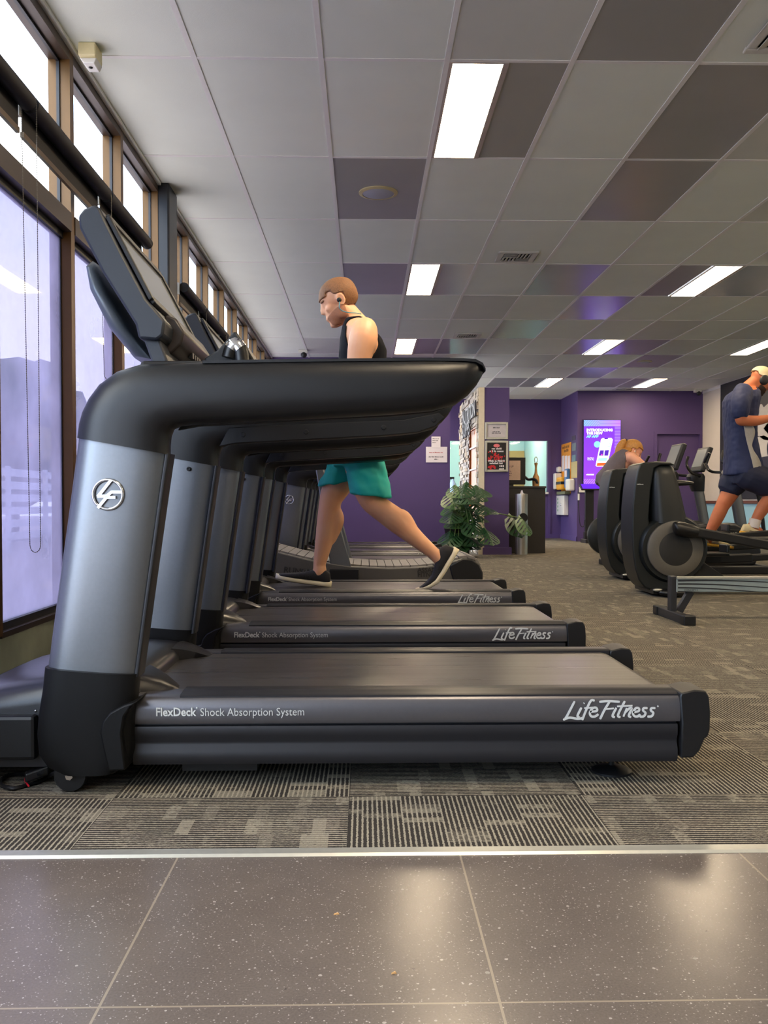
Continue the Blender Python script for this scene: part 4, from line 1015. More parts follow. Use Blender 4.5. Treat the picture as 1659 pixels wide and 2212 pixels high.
text('lettering', 'THE NEW', .066, wt, sc, (sx_(.085), yl, sz_(.226)), (1, 0, 0), (0, 0, 1), bold=.0032, fit=.43*Wd)
text('lettering', 'AF APP', .066, cy, sc, (sx_(.085), yl, sz_(.275)), (1, 0, 0), (0, 0, 1), bold=.0032, shear=.15, fit=.33*Wd)
def pic(name, pts, m, y=yl):
    return MB().prism([(sx_(u), sz_(v)) for u, v in pts], 'y', y-.001, y+.001).build(name, m, sc, smooth=0)
pic('disc', [(.37+.085*math.cos(t_), .378+.048*math.sin(t_)) for t_ in [2*PI*i/24 for i in range(24)]], cy, yl+.001)
pic('phone', [(.33, .70), (.47, .30), (.50, .285), (.74, .28), (.775, .30), (.775, .32), (.64, .69), (.60, .715), (.36, .715)], wt, yl)
pic('phone_notch', [(.555, .284), (.655, .28), (.648, .296), (.56, .30)], dk, yl-.002)
pic('phone_tile', [(.41, .55), (.445, .468), (.545, .465), (.53, .55)], dk, yl-.002); pic('phone_tile', [(.555, .55), (.57, .466), (.68, .463), (.655, .55)], dk, yl-.002)
pic('phone_tile', [(.385, .63), (.41, .585), (.64, .58), (.62, .63)], tq, yl-.002); pic('phone_tile', [(.355, .705), (.37, .66), (.60, .655), (.585, .70)], rd, yl-.002)
pic('phone_spot', [(.49+.02*math.cos(t_), .535+.012*math.sin(t_)) for t_ in [2*PI*i/12 for i in range(12)]], pk, yl-.003)
mb = MB(); mb.tube([(sx_(.67+.05*math.cos(t_)), yl-.002, sz_(.385+.028*math.sin(t_))) for t_ in [-2+4.2*i/14 for i in range(15)]], .006, 6); mb.build('phone_dial', tq, sc)
pic('store_badge', [(.1, .60), (.29, .60), (.29, .62), (.1, .62)], dk, yl); text('lettering', 'App Store', .03, wt, sc, (sx_(.11), yl-.002, sz_(.592)), (1, 0, 0), (0, 0, 1), bold=.001)
text('lettering', 'Google Play', .026, wt, sc, (sx_(.11), yl-.002, sz_(.617)), (1, 0, 0), (0, 0, 1), bold=.0005)
text('lettering', 'ANYTIME', .028, wt, sc, (sx_(.12), yl, sz_(.845)), (1, 0, 0), (0, 0, 1), bold=.003); pic('runner_mark', [(.08, .838), (.115, .825), (.12, .835), (.10, .848)], wt)
# standing body analyser kiosk under the screen
YA = 16.2; q = P(1273, 1175, YA)
M['kiosk'] = mat('black_kiosk_metal', (24, 22, 26), .4)
kz = thing('body_analyser', (q.x, YA, 0), 'black standing analyser with a glowing purple tablet below the wall screen', 'kiosk')
MB().box(q.x-.13, q.x+.15, YA-.25, YA+.15, 0, .07).build('base', M['kiosk'], kz, smooth=0, bevel=.01); MB().box(q.x-.09, q.x+.09, YA-.02, YA+.1, .06, .2).build('plinth', M['kiosk'], kz, smooth=0, bevel=.01)
MB().box(q.x-.075, q.x+.08, YA, YA+.07, .06, 1.0).build('post', M['kiosk'], kz, smooth=0, bevel=.008)
mb = MB(); mb.obox((q.x+.02, YA-.02, 1.02), (.2, 0, 0), (0, .1, .05), (0, -.006, .012)); tb = mb.build('tablet', M['kiosk'], kz, smooth=0, bevel=.005)
mb = MB(); mb.obox((q.x+.02, YA-.028, 1.034), (.17, 0, 0), (0, .085, .0425), (0, -.0005, .001)); mb.build('tablet_screen', emit('purple_tablet_glow', (96, 40, 226), 1.2), tb, smooth=0)
for s_ in (-1, 1):
    x = q.x+s_*.2
    mb = MB(); mb.tube(catmull([(x, YA+.02, .98), (x+.01*s_, YA, .9), (x, YA, .62), (x-.03*s_, YA, .34), (x-.09*s_, YA, .3), (x-.12*s_, YA+.02, .42)], 5), .007, 8); cb_ = mb.build('sensor_cord', M['kiosk'], kz)
    MB().cyl((x, YA-.01, .9), (x, YA-.01, .78), .02, 10).build('hand_grip', M['white_plastic'], cb_)
t = MB().box(q.x-.05, q.x+.22, YT-.02, YT-.001, 1.06-.13, 1.03).build('power_outlet', M['white_plastic'], smooth=0); tag(t, 'white socket strip just under the wall screen', 'outlet')

# ================================================================== right wall: dark mural board
M['mural'] = mat('black_mural_board', (34, 36, 38), .5, var=.1); M['mural_w'] = mat('white_mural_paint', (206, 200, 188), .6); M['mural_g'] = mat('green_mural_paint', (130, 172, 90), .6)
y1 = PX(1559.5, 900, XRW).y
bd = MB().box(XRW-.03, XRW-.001, 9.0, y1, .8, PX(1559.5, 832, XRW).z).build('mural_board', M['mural'], smooth=0); tag(bd, 'black wall board with a white painted splash behind the man in the cap', 'mural')
mb = MB()
def mur(pts): mb.prism([(PX(px, py, XRW-.031).y, PX(px, py, XRW-.031).z) for px, py in pts], 'x', XRW-.034, XRW-.029)
mur([(1634, 884), (1639, 874), (1646, 873), (1650, 880), (1659, 872), (1690, 866), (1700, 930), (1680, 955), (1650, 950), (1636, 940), (1638, 910)])
mur([(1612, 960), (1625, 948), (1650, 940), (1668, 950), (1660, 985), (1630, 990)])
o = mb.build('white_figure', M['mural_w'], bd, smooth=0, weld=False)
mb = MB(); mur([(1656, 916), (1668, 910), (1680, 930), (1660, 938), (1650, 926)]); mb.build('green_figure', M['mural_g'], bd, smooth=0, weld=False)

# ================================================================== cable and debris on the floor near the first treadmill
mb = MB(); zc = .006
pts = [(120, 1669, .05), (105, 1676, .012), (85, 1688, zc), (60, 1695, zc), (30, 1703, zc), (5, 1697, zc), (2, 1685, zc), (20, 1674, zc), (50, 1672, zc), (75, 1674, .02), (92, 1668, .045)]
mb.tube(catmull([PZ(a, b, z) for a, b, z in pts], 5), .0055, 8)
t = mb.build('power_cable', M['black_plastic']); tag(t, 'black looped power cable on the carpet at the front of the nearest treadmill', 'cable')
mb = MB(); p0 = PZ(57, 1677, .01); mb.tube(catmull([PZ(59, 1674, .012), PZ(55, 1680, .008), PZ(55, 1688, .008), PZ(62, 1698, .012)], 4), .0022, 6); mb.build('red_tie', mat('red_plastic', (206, 20, 44), .4), t)
mb = MB(); q = PZ(80, 1670, .03); mb.obox(q, (.028, .01, .008), (-.006, .014, 0), (0, 0, .013)); mb.build('plug', M['black_plastic'], t, smooth=0, bevel=.005)
M['chip'] = mat('tan_wood_chip', (206, 160, 104), .8)
for px, py, lb, dx in ((727, 1976, 'tiny tan chip lying on the stone tile, left one', .0055), (851, 2104, 'tiny tan flake lying on the stone tile, lower right one', .0045)):
    q = PZ(px, py, .0); mb = MB(); mb.loft([[(q.x-dx, q.y-.002, .0005), (q.x+dx, q.y, .0005), (q.x+dx*.3, q.y+.006, .0005)], [(q.x-dx*.8, q.y-.001, .003), (q.x+dx*.6, q.y, .004), (q.x+dx*.3, q.y+.005, .002)]])
    tag(mb.build('wood_chip', M['chip'], smooth=0), lb, 'debris', 'chips on the stone floor')
q = PZ(31, 1649, .0); tag(MB().ball((q.x, q.y, .004), .004, 2).build('crumb', M['black_plastic']), 'black crumb on the carpet near the looped cable', 'debris')

# ================================================================== potted monstera
def monstera():
    YM = 12.3; q = P(990, 1192, YM)
    t = thing('potted_monstera', (q.x, YM, 0), 'leafy monstera plant in a black pot against the stone wall', 'plant')
    MB().lathe([(.001, 0), (.15, 0), (.19, .36), (.2, .38), (.17, .38), (.16, .33), (.001, .33)], (q.x, YM, 0), 24).build('pot', M['kiosk'], t)
    MB().lathe([(.001, .34), (.165, .335), (.001, .335)], (q.x, YM, 0), 16).build('soil', M['bark'], t)
    lm = [mat('monstera_leaf', (30, 64, 34), .4, spec=.5, var=.3, vs=18), mat('monstera_leaf_pale', (56, 92, 44), .4, spec=.5, var=.25, vs=18)]
    sm = mat('leaf_stem', (88, 108, 56), .6)
    tips = [(985, 1050, .2), (1005, 1045, .19), (1028, 1050, .2), (1040, 1056, .16), (975, 1068, .2), (998, 1068, .22), (1018, 1075, .2), (1000, 1090, .22), (980, 1088, .2), (1046, 1092, .2), (1030, 1110, .16), (1012, 1130, .24), (992, 1138, .24), (982, 1158, .22), (1006, 1155, .24), (1050, 1145, .2), (968, 1172, .22), (990, 1178, .2), (1020, 1160, .15), (1108, 1117, .24), (1128, 1120, .2), (976, 1180, .18), (1000, 1112, .2), (1012, 1058, .18), (984, 1120, .18), (1000, 1165, .24), (972, 1150, .2), (1022, 1128, .18), (1008, 1095, .22), (990, 1160, .24), (1036, 1068, .16), (978, 1105, .2)]
    rnd = random.Random(3)
    for k, (px, py, sz) in enumerate(tips):
        sz *= 1.22
        yy = YM-.1+rnd.uniform(-.3, .1); c = P(px, py, yy); base = Vector((q.x+rnd.uniform(-.06, .06), YM+rnd.uniform(-.05, .05), .34))
        mid = (base+c)/2+Vector((0, 0, .15 if c.z > .5 else .3))
        mb = MB(); mb.tube(catmull([base, mid, c], 6), .006, 6); stm = mb.build('stem', sm, t)
        # split leaf: heart outline with cut lobes, folded along the midrib, drooping
        n_ = 14; dirx = Vector((rnd.uniform(-.7, .7), -.75, rnd.uniform(-.6, .0))).normalized()
        if px > 1090: dirx = Vector((.5, -.5, -.6)).normalized()
        side = dirx.cross(Vector((0, 0, 1))).normalized(); up = side.cross(dirx)
        mb = MB()
        for s_ in (-1, 1):
            for i in range(6):
                u0, u1 = i/6, (i+.93)/6
                w0 = sz*.7*(math.sin(PI*min(1, (u0+.18)/1.1))**.7); w1 = sz*.7*(max(0, math.sin(PI*min(1, (u1+.18)/1.1)))**.7)
                def L(u, v): return c+dirx*((u-.25)*sz*1.25+abs(v)*.35)+side*v*s_+up*(-abs(v)*.45-u*u*sz*.35)
                ps = [L(u0, 0), L((u0+u1)/2+.02, w0*.5), L(u0+.08, w0), L(u1+.1, w1*.97), L(u1+.02, w1*.5), L(u1, 0)]
                th = up*-.002
                mb.loft([ps, [p+th for p in ps]])
            mb.loft([[c-dirx*.25*sz*1.25, c+dirx*.7*sz*1.2+up*-.3*sz, c+dirx*.7*sz*1.2+up*-.3*sz+side*s_*sz*.12, c-dirx*.2*sz+side*s_*sz*.16+up*-.02]]+[[p+up*-.0021 for p in (c-dirx*.25*sz*1.25, c+dirx*.7*sz*1.2+up*-.3*sz, c+dirx*.7*sz*1.2+up*-.3*sz+side*s_*sz*.12, c-dirx*.2*sz+side*s_*sz*.16+up*-.02)]])
        mb.build('leaf', lm[0 if k % 4 else 1], t, smooth=0, weld=False)
monstera()
# small bottle standing on the sill of the interior window
YB_ = YF-.05; q = P(978, 1049, YB_)
struct(MB().box(fx0-.02, fx1, YF-.1, YF-.001, FZ0-.04, FZ0).build('trim_8', M['white_plastic'], smooth=0))
t = thing('spray_bottle', (q.x, YB_, FZ0), 'blue white spray bottle on the ledge above the plant', 'bottle')
MB().lathe([(.001, 0), (.07, 0), (.07, .16), (.03, .24), (.025, .27), (.001, .27)], (q.x, YB_, FZ0), 16).build('body', mat('pale_blue_plastic', (178, 206, 240), .3), t); MB().box(q.x-.06, q.x+.03, YB_-.02, YB_+.02, FZ0+.26, FZ0+.31).build('trigger', M['black_plastic'], t, smooth=0)
# ================================================================== curved slatted treadmill between the third and fourth treadmills
def curved_treadmill():
    YA_, YB_ = 6.38, 7.2; yc = (YA_+YB_)/2
    t = thing('curved_treadmill', (0, yc, 0), 'curved manual treadmill with rubber slat belt behind the walking man', 'treadmill')
    M['slat'] = mat('rubber_slat', (120, 116, 112), .6, var=.12, vs=40); M['runner_side'] = mat('runner_side_grey', (72, 70, 68), .5, var=.08)
    M['runner_text'] = mat('runner_black_letter', (34, 33, 34), .5)
    def X_(px): return P(px, 1200, YA_).x
    def Z_(py): return P(800, py, YA_).z
    top = [(X_(470), .49), (X_(540), .45), (X_(600), Z_(1196)+.01), (X_(680), .325), (X_(760), .285), (X_(840), .272), (X_(920), .283), (X_(975), .318), (X_(1005), .345), (X_(1028), .33), (X_(1041), .26)]
    bot = [(X_(1043), .16), (X_(1032), .11), (X_(985), .10), (X_(940), .125), (X_(840), .155), (X_(760), .165), (X_(650), .2), (X_(560), .22), (X_(480), .26), (X_(455), .4)]
    for k, yy in enumerate((YA_, YB_-.06)):
        sp = MB(); sp.prism(top[:9]+[(X_(985), .1)]+bot[3:], 'y', yy, yy+.06); sp.build('side_panel', M['runner_side'], t, smooth=40, bevel=.008)
        ec = MB(); ec.prism([(X_(970), .29), (X_(1000), .345), (X_(1020), .338), (X_(1036), .3), (X_(1043), .24), (X_(1043), .17), (X_(985), .105)], 'y', yy-.012, yy+.072); ec.build('end_cap', M['black_plastic'], t, smooth=40, bevel=.01)
        fb = MB(); fb.box(X_(712), X_(775), yy-.014, yy+.05, .12, Z_(1229)); fb.build('post_socket', M['black_plastic'], t, smooth=0, bevel=.006)
        pp = MB(); pp.prism([(X_(714), Z_(1226)), (X_(759), Z_(1226)), (X_(729), Z_(1112)), (X_(697), Z_(1005)), (X_(672), Z_(905)), (X_(655), Z_(905)), (X_(681), Z_(1008)), (X_(698), Z_(1112))], 'y', yy+.004, yy+.05); po = pp.build('post', M['silver'], t, smooth=40, bevel=.008)
        if k == 0:
            a, b = Vector((X_(738), YA_+.002, Z_(1205))), Vector((X_(704), YA_+.002, Z_(1075))); d = (b-a).normalized()
            text('lettering', 'FITNESS', .095, M['runner_text'], po, a+Vector((.004, 0, 0))+Vector((-.012, 0, .0)), -d, (d.z, 0, -d.x), align='RIGHT') if False else text('lettering', 'FITNESS', .085, M['runner_text'], po, b+d*.14+Vector((-.012, 0, 0)), -d, Vector((-d.z, 0, d.x))*-1, bold=.001)
            for ln, zz in (('ASSAULT', 1236), ('FITNESS', 1246)):
                text('lettering', ln, .045, M['runner_text'], t, (X_(902), YA_-.0025, Z_(zz)), (1, 0, 0), (0, 0, 1), bold=.0012)
            text('lettering', 'RUNNER', .06, M['runner_text'], t, (X_(612), YA_-.0025, .245), (1, 0, -.12), (.12, 0, 1), bold=.0012)
    # slats follow the curve
    cv = catmull([(x, 0, z) for x, z in top], 10); L = 0; nxt = 0; pl = []
    for p, q in zip(cv, cv[1:]):
        d = (q-p).length
        while nxt < L+d:
            c_ = p+(q-p)*((nxt-L)/d); pl.append((c_, (q-p).normalized())); nxt += .06
        L += d
    mb = MB()
    for c_, d in pl:
        n_ = Vector((-d.z, 0, d.x)); mb.obox(c_+Vector((0, yc, 0))+n_*.004, d*.0275, Vector((0, (YB_-YA_)/2-.07, 0)), n_*.009)
    mb.build('slat_belt', M['slat'], t, smooth=0, weld=False)
    mb = MB(); mb.tube([(X_(664), YA_+.03, Z_(905)), (X_(664), YB_-.03, Z_(905))], .03, 12); mb.build('cross_bar', M['black_plastic'], t)
    mb = MB(); mb.obox((X_(655), yc, Z_(890)+.05), (.02, 0, .05), (0, .11, 0), (.05, 0, -.02)); mb.build('console', M['black_plastic'], t, smooth=0, bevel=.01)
    for yy in (YA_+.03, YB_-.03):
        mb = MB(); mb.tube(catmull([(X_(664), yy, Z_(905)), (X_(690), yy, Z_(885)), (X_(760), yy, Z_(890))], 4), .018, 10); mb.build('grab_bar', M['grip'], t)
        for xx in (X_(520), X_(1000)):
            MB().cyl((xx, yy, 0), (xx, yy, .27 if xx < 0 else .12), .03, 14).build('foot', M['black_plastic'], t, smooth=40)
curved_treadmill()

# ================================================================== elliptical trainers
M['ell'] = mat('charcoal_shroud', (19, 23, 24), .4, spec=.45, var=.08, vs=40, bump=.08, bs=500)
M['ell_ring'] = mat('grey_drive_ring', (86, 82, 75), .5, var=.08, vs=60); M['ell_hub'] = mat('dark_drive_hub', (28, 27, 26), .6, var=.08, vs=60)
ED = 6.9
def elliptical(label):
    t = thing('elliptical_trainer', (P(1467, 1187, ED).x, ED+.3, 0), label, 'elliptical', 'rear drive ellipticals')
    def q(px, py): v = P(px, py, ED); return (v.x, v.z)
    yc = ED+.3
    # rear spine
    sp = [q(*p) for p in ((1395, 1001), (1389, 1016), (1383, 1049), (1378, 1100), (1377, 1150), (1379, 1195), (1384, 1230), (1392, 1256), (1404, 1272), (1440, 1290), (1470, 1290), (1470, 1240), (1424, 1200), (1414, 1120), (1418, 1060), (1426, 1010), (1440, 1003), (1473, 1003), (1462, 997), (1430, 994.5), (1405, 997))]
    mb = MB(); mb.prism(sp, 'y', yc-.16, yc+.16); mb.build('rear_spine', M['ell'], t, smooth=50, bevel=.03, segs=3)
    # tapered tower shroud
    rows = [((1421, 1130), (1503, 1135), .17), ((1420, 1110), (1499, 1115), .165), ((1420, 1060), (1488, 1062), .145), ((1421, 1025), (1478, 1025), .13), ((1424, 1010), (1474, 1009), .12), ((1432, 1004), (1466, 1003.5), .09)]
    mb = MB(); secs = []
    for a, b, hw in rows:
        (xa, za), (xb, zb) = q(*a), q(*b)
        secs.append([((xa+xb)/2+(xb-xa)/2*u, yc+(hw+.05)*v, za+(zb-za)*(u+1)/2) for u, v in superell(1, 1, 4, 28)])
    mb.loft(secs); mb.build('tower_shroud', M['ell'], t, smooth=50)
    # drive housing and crank discs
    cx, cz = q(1467, 1187); s_ = abs(q(1468, 1187)[0]-q(1467, 1187)[0])
    mb = MB(); mb.lathe([(.001, -.2), (70*s_, -.2), (75*s_, -.17), (75*s_, .17), (70*s_, .2), (.001, .2)], (cx, yc, cz), 48, 'y'); mb.build('drive_housing', M['ell'], t, smooth=50)
    for sd in (-1, 1):
        def rev(pr): return [(r, sd*z) for r, z in pr]
        mb = MB(); mb.lathe(rev([(38*s_, .2), (61*s_, .2), (61*s_, .222), (59*s_, .228), (38*s_, .228)]), (cx, yc, cz), 48, 'y'); d_ = mb.build('crank_ring', M['ell_ring'], t, smooth=40)
        mb = MB(); mb.lathe(rev([(.001, .2), (38*s_, .2), (38*s_, .226), (36*s_, .229), (.001, .229)]), (cx, yc, cz), 48, 'y'); mb.build('crank_hub', M['ell_hub'], d_, smooth=40)
        # roller and pedal arm
        ang = math.radians(118 if sd < 0 else -62) if False else 0
        r0 = q(1457, 1141) if sd < 0 else q(1480, 1210); r1 = q(1507, 1150) if sd < 0 else q(1530, 1222); e1 = q(1662, 1178) if sd < 0 else q(1690, 1215); e2 = q(1860, 1160) if sd < 0 else q(1860, 1205)
        y_ = yc+sd*.285
        mb = MB(); mb.tube(catmull([(r0[0], y_, r0[1]), ((r0[0]*.85+r1[0]*.15), y_, r0[1]), ((r0[0]+r1[0])/2, y_, (r0[1]+r1[1])/2), (r1[0], y_, r1[1])], 4), [.03, .045, .05, .052, .055, .056, .057, .058, .057, .056, .054, .05, .045], 16); rl = mb.build('arm_cover', M['grip'], t, smooth=60)
        mb = MB(); mb.cyl((r0[0]+.06, yc+sd*.19, r0[1]), (r0[0]+.06, y_, r0[1]), .022, 12); mb.build('crank_pin', M['chrome'], rl)
        mb = MB(); d = Vector((e1[0]-r1[0], 0, e1[1]-r1[1])); mb.obox(((r1[0]+e1[0])/2, y_, (r1[1]+e1[1])/2), d*.52, (0, .032, 0), Vector((-d.z, 0, d.x)).normalized()*.038)
        d2 = Vector((e2[0]-e1[0], 0, e2[1]-e1[1])); mb.obox(((e2[0]+e1[0])/2, y_, (e2[1]+e1[1])/2), d2*.5, (0, .028, 0), (0, 0, .03)); ar = mb.build('pedal_arm', M['black_plastic'], t, smooth=0, bevel=.012)
        pd = MB(); px0, px1 = (1575, 1700) if sd < 0 else (1545, 1620); a_, b_ = q(px0, 1152 if sd < 0 else 1190), q(px1, 1160 if sd < 0 else 1196)
        yi = yc+sd*.16; pd.box(a_[0], b_[0], min(yi-.085, yi+.085), max(yi-.085, yi+.085), a_[1]-.07, a_[1]-.035); pd.box(b_[0]-.03, b_[0], yi-.085, yi+.085, a_[1]-.04, a_[1]+.03); pd.build('pedal', M['grip'], t, smooth=0, bevel=.01)
        # swinging arm handle with grip, up at the front
        hx = q(1740, 1200)[0]; mb = MB(); mb.tube(catmull([(hx+.42, yc+sd*.3, .42), (hx+.36, yc+sd*.3, .8), (hx+.24, yc+sd*.3, 1.05), (hx+.2, yc+sd*.27, 1.25), (hx+.24, yc+sd*.25, 1.38)], 5), .02, 10); mb.build('swing_handle', M['grip'], t)
    # base frame, front post and console (mostly beyond the right edge)
    x0, x1 = q(1400, 1280)[0], cx+1.95
    mb = MB(); mb.box(x0+.06, x1, yc-.07, yc+.07, .04, .12); mb.box(x1-.1, x1, yc-.33, yc+.33, .0, .07); mb.build('base_frame', M['black_plastic'], t, smooth=0, bevel=.01)
    mb = MB(); a_ = q(1505, 1200); b_ = q(1610, 1290); mb.prism([a_, (a_[0]+.05, a_[1]), (b_[0], .1), (a_[0]-.1, .1)], 'y', yc-.06, yc+.06); mb.build('gusset', M['ell_hub'], t, smooth=0, bevel=.006)
    for sd in (-1, 1):
        f0 = q(1425, 1285); mb = MB(); mb.ball((f0[0]+.11, yc+sd*.27, .035), .1, 3, (1.1, .7, .35)); mb.box(f0[0]-.03, f0[0]+.1, yc+min(0, sd*.24), yc+max(0, sd*.24), .02, .06); mb.build('stabiliser_foot', M['grip'], t, smooth=60, weld=False)
        mb = MB(); mb.ball((f0[0]-.0, yc+sd*.25, .055), .03, 2, (1.3, .7, .45)); mb.build('transport_wheel', M['alu'], t)
    mb = MB(); mb.tube([(x1-.1, yc, .1), (x1-.2, yc, .9), (x1-.3, yc, 1.35)], [.07, .06, .05], 16); mb.build('front_post', M['silver'], t)
    mb = MB(); mb.obox((x1-.32, yc, 1.48), (.035, 0, .02), (0, .2, 0), (-.08, 0, .16)); mb.build('console', M['black_plastic'], t, smooth=0, bevel=.015)
    lx, lz = q(1384, 1046.5); 
    text('lettering', 'LifeFitness', .0125, M['logo'], t, (lx+.012, yc-.1615, lz), (1, 0, 0), (0, 0, 1), shear=.2, bold=.0003)
    return t
e1 = elliptical('nearest black elliptical with a large grey drive disc, behind the rowing rail')
e2 = copy_tree(e1); e2['label'] = 'second black elliptical, the one the man in the cap stands on'
e2.location.x += P(1391, 1171, 8.35).x-P(1467, 1187, ED).x; e2.location.y += 8.35-ED

# ================================================================== exercise bikes near the right wall
M['bike_dark'] = mat('bike_shroud', (26, 27, 32), .42, spec=.45, var=.08, vs=40)
def bike(ox, oy, label, rear_wheel=False):
    """upright bike facing +x; ox is the foot of the front post"""
    t = thing('exercise_bike', (ox, oy, 0), label, 'exercise bike', 'upright bikes by the right wall')
    mb = MB(); mb.prism([(ox-.75, .05), (ox+.12, .05), (ox+.2, .2), (ox+.12, .42), (ox-.1, .52), (ox-.5, .5), (ox-.72, .3)], 'y', oy-.12, oy+.12); mb.build('shroud', M['bike_dark'], t, smooth=50, bevel=.03, segs=3)
    for x in (ox-.8, ox+.15): MB().box(x-.05, x+.05, oy-.28, oy+.28, 0, .07).build('stabiliser', M['black_plastic'], t, smooth=0, bevel=.015)
    mb = MB(); mb.loft([[(cx_+.058*u, oy+.045*v, z) for u, v in superell(1, 1, 4, 16)] for cx_, z in ((ox+.03, .4), (ox-.03, .72), (ox-.07, .93))]); mb.build('front_post', M['silver'], t, smooth=40)
    mb = MB(); mb.loft([[(cx_+a*u, oy+b*v, z) for u, v in superell(1, 1, 4, 16)] for cx_, a, b, z in ((ox-.07, .07, .06, .88), (ox-.09, .09, .08, .98), (ox-.1, .1, .1, 1.06), (ox-.1, .08, .09, 1.1))]); mb.build('head', M['bike_dark'], t, smooth=40)
    mb = MB(); c_ = Vector((ox-.03, oy, 1.27)); dn = Vector((-.42, 0, .9)).normalized(); nn = Vector((-.9, 0, -.42))
    up = Vector((.34, 0, .94)); nn = Vector((-.94, 0, .34))
    mb.obox(c_, up*.16, (0, .19, 0), nn*.03); cs = mb.build('console', M['bike_dark'], t, smooth=0, bevel=.015)
    mb = MB(); mb.obox(c_+nn*.031+up*.015, up*.115, (0, .155, 0), nn*.002); mb.build('screen', M['screen_off'], cs, smooth=0)
    for sd in (-1, 1):
        mb = MB(); mb.tube(catmull([(ox-.08, oy+sd*.05, 1.06), (ox-.12, oy+sd*.2, 1.08), (ox-.24, oy+sd*.25, 1.1), (ox-.3, oy+sd*.24, 1.2), (ox-.27, oy+sd*.2, 1.3)], 4), .017, 10); hb = mb.build('handlebar', M['grip'], t)
        mb = MB(); mb.tube([(ox-.26, oy+sd*.2485, 1.11), (ox-.3, oy+sd*.242, 1.19)], .0185, 10); mb.build('sensor_plate', M['chrome'], hb)
        an = .7 if sd < 0 else .7+PI; pc = Vector((ox-.28, oy+sd*.15, .33)); pe = pc+Vector((.17*math.cos(an), 0, .17*math.sin(an)))
        mb = MB(); mb.obox((pc+pe)/2, (pe-pc)/2, (0, .012, 0), (pe-pc).cross(Vector((0, 1, 0))).normalized()*.016); cr = mb.build('crank', M['alu'], t, smooth=0)
        mb = MB(); mb.box(pe.x-.06, pe.x+.06, min(pe.y, pe.y+sd*.1), max(pe.y, pe.y+sd*.1), pe.z-.018, pe.z+.012); mb.build('pedal', M['black_plastic'], cr, smooth=0, bevel=.005)
    mb = MB(); mb.tube([(ox-.62, oy, .45), (ox-.72, oy, .93)], .028, 12); mb.build('seat_post', M['alu'], t)
    mb = MB(); mb.loft([[(ox-.86+.34*u, oy+w*v, .95+h*max(v2, -.6)) for v, v2 in [(math.cos(2*PI*i/16), math.sin(2*PI*i/16)) for i in range(16)]] for u, w, h in ((0, .08, .02), (.1, .12, .04), (.4, .12, .045), (.75, .05, .035), (1, .02, .02))]); mb.build('saddle', M['grip'], t, smooth=50)
    if rear_wheel:
        mb = MB(); mb.lathe([(.001, -.05), (.2, -.05), (.235, -.03), (.235, .03), (.2, .05), (.001, .05)], (ox-.82, oy, .36), 36, 'y'); fw = mb.build('flywheel', M['ell'], t, smooth=40)
        mb = MB(); mb.lathe([(.001, -.056), (.14, -.056), (.14, .056), (.001, .056)], (ox-.82, oy, .36), 30, 'y'); mb.build('flywheel_hub', M['ell_hub'], fw, smooth=40)
    text('lettering', 'LifeCycle', .085, M['logo'], t, (ox-.4, oy-.1215, .38), (1, 0, .0), (0, 0, 1), shear=.3, bold=.001)
    return t
YB1, YB2, YB3 = 11.0, 9.7, 10.35
bike(P(1519, 1130, YB1).x, YB1, 'exercise bike with its console in front of the purple door, right of the woman')
bike(P(1598, 1150, YB2).x, YB2, 'exercise bike standing directly behind the man in the cap')
wbx = P(1312, 1170, YB3).x+.82
wbike = bike(wbx, YB3, 'exercise bike with a rear flywheel that the woman leans over', True)

# ================================================================== rowing machine
YR = 5.63
M['row_black'] = mat('black_row_frame', (40, 41, 45), .45, .2); M['row_rail'] = mat('silver_row_rail', (150, 162, 162), .38, .45, var=.06)
x0 = P(1447, 1260, YR).x; zt_, zb_ = P(1450, 1246, YR).z, P(1460, 1278, YR).z
rw = thing('rowing_machine', (x0, YR, 0), 'silver rail of a rowing machine on a black foot at lower right', 'rowing machine')
mb = MB(); mb.box(x0+.03, x0+1.95, YR-.035, YR+.035, zb_, zt_-.01); ra = mb.build('rail', M['row_rail'], rw, smooth=0, bevel=.004)
mb = MB(); mb.box(x0+.03, x0+1.95, YR-.042, YR+.042, zt_-.01, zt_); mb.build('rail_track', M['alu'], ra, smooth=0)
# dark swooshes along the rail
mb = MB()
for k in range(4):
    h0 = zt_-.016-.024*k; pts = [(x0+.04+.06*i, h0-.0006*i*i*(.4+.35*k)*.55+.002*math.sin(i*.4+k)) for i in range(15)]
    wd = .011-.001*k
    mb.loft([[(x, YR-.0365, max(zb_+.002, z)), (x, YR-.0365, max(zb_+.001, z-wd*(1-i/20))), (x, YR-.0345, max(zb_+.001, z-wd*(1-i/20))), (x, YR-.0345, max(zb_+.002, z))] for i, (x, z) in enumerate(pts)])
mb.build('rail_stripe', M['row_black'], ra, smooth=0, weld=False)
text('lettering', 'CONCEPT 2', .016, M['row_black'], ra, (x0+.08, YR-.036, zb_+.008), (1, 0, 0), (0, 0, 1))
MB().box(x0-.005, x0+.036, YR-.03, YR+.03, .05, zt_+.006).build('rear_leg', M['row_black'], rw, smooth=0, bevel=.004)
mb = MB(); a, b = Vector((P(1466, 1336, YR).x, YR, .05)), Vector((P(1491, 1282, YR).x, YR, zb_)); d = b-a; mb.obox((a+b)/2, d/2, (0, .022, 0), d.cross(Vector((0, 1, 0))).normalized()*.02); mb.build('brace', M['row_black'], rw, smooth=0)
ya, yb = PZ(1450, 1352, 0).y, PZ(1440, 1335, 0).y+.2
mb = MB(); mb.box(x0-.01, x0+.045, ya, yb, .0, .055); fb = mb.build('foot_bar', M['row_black'], rw, smooth=0, bevel=.004)
for yy in (ya, yb-.05): MB().box(x0-.02, x0+.055, yy-.004, yy+.07, 0, .06).build('rubber_foot', M['black_plastic'], fb, smooth=0, bevel=.006)
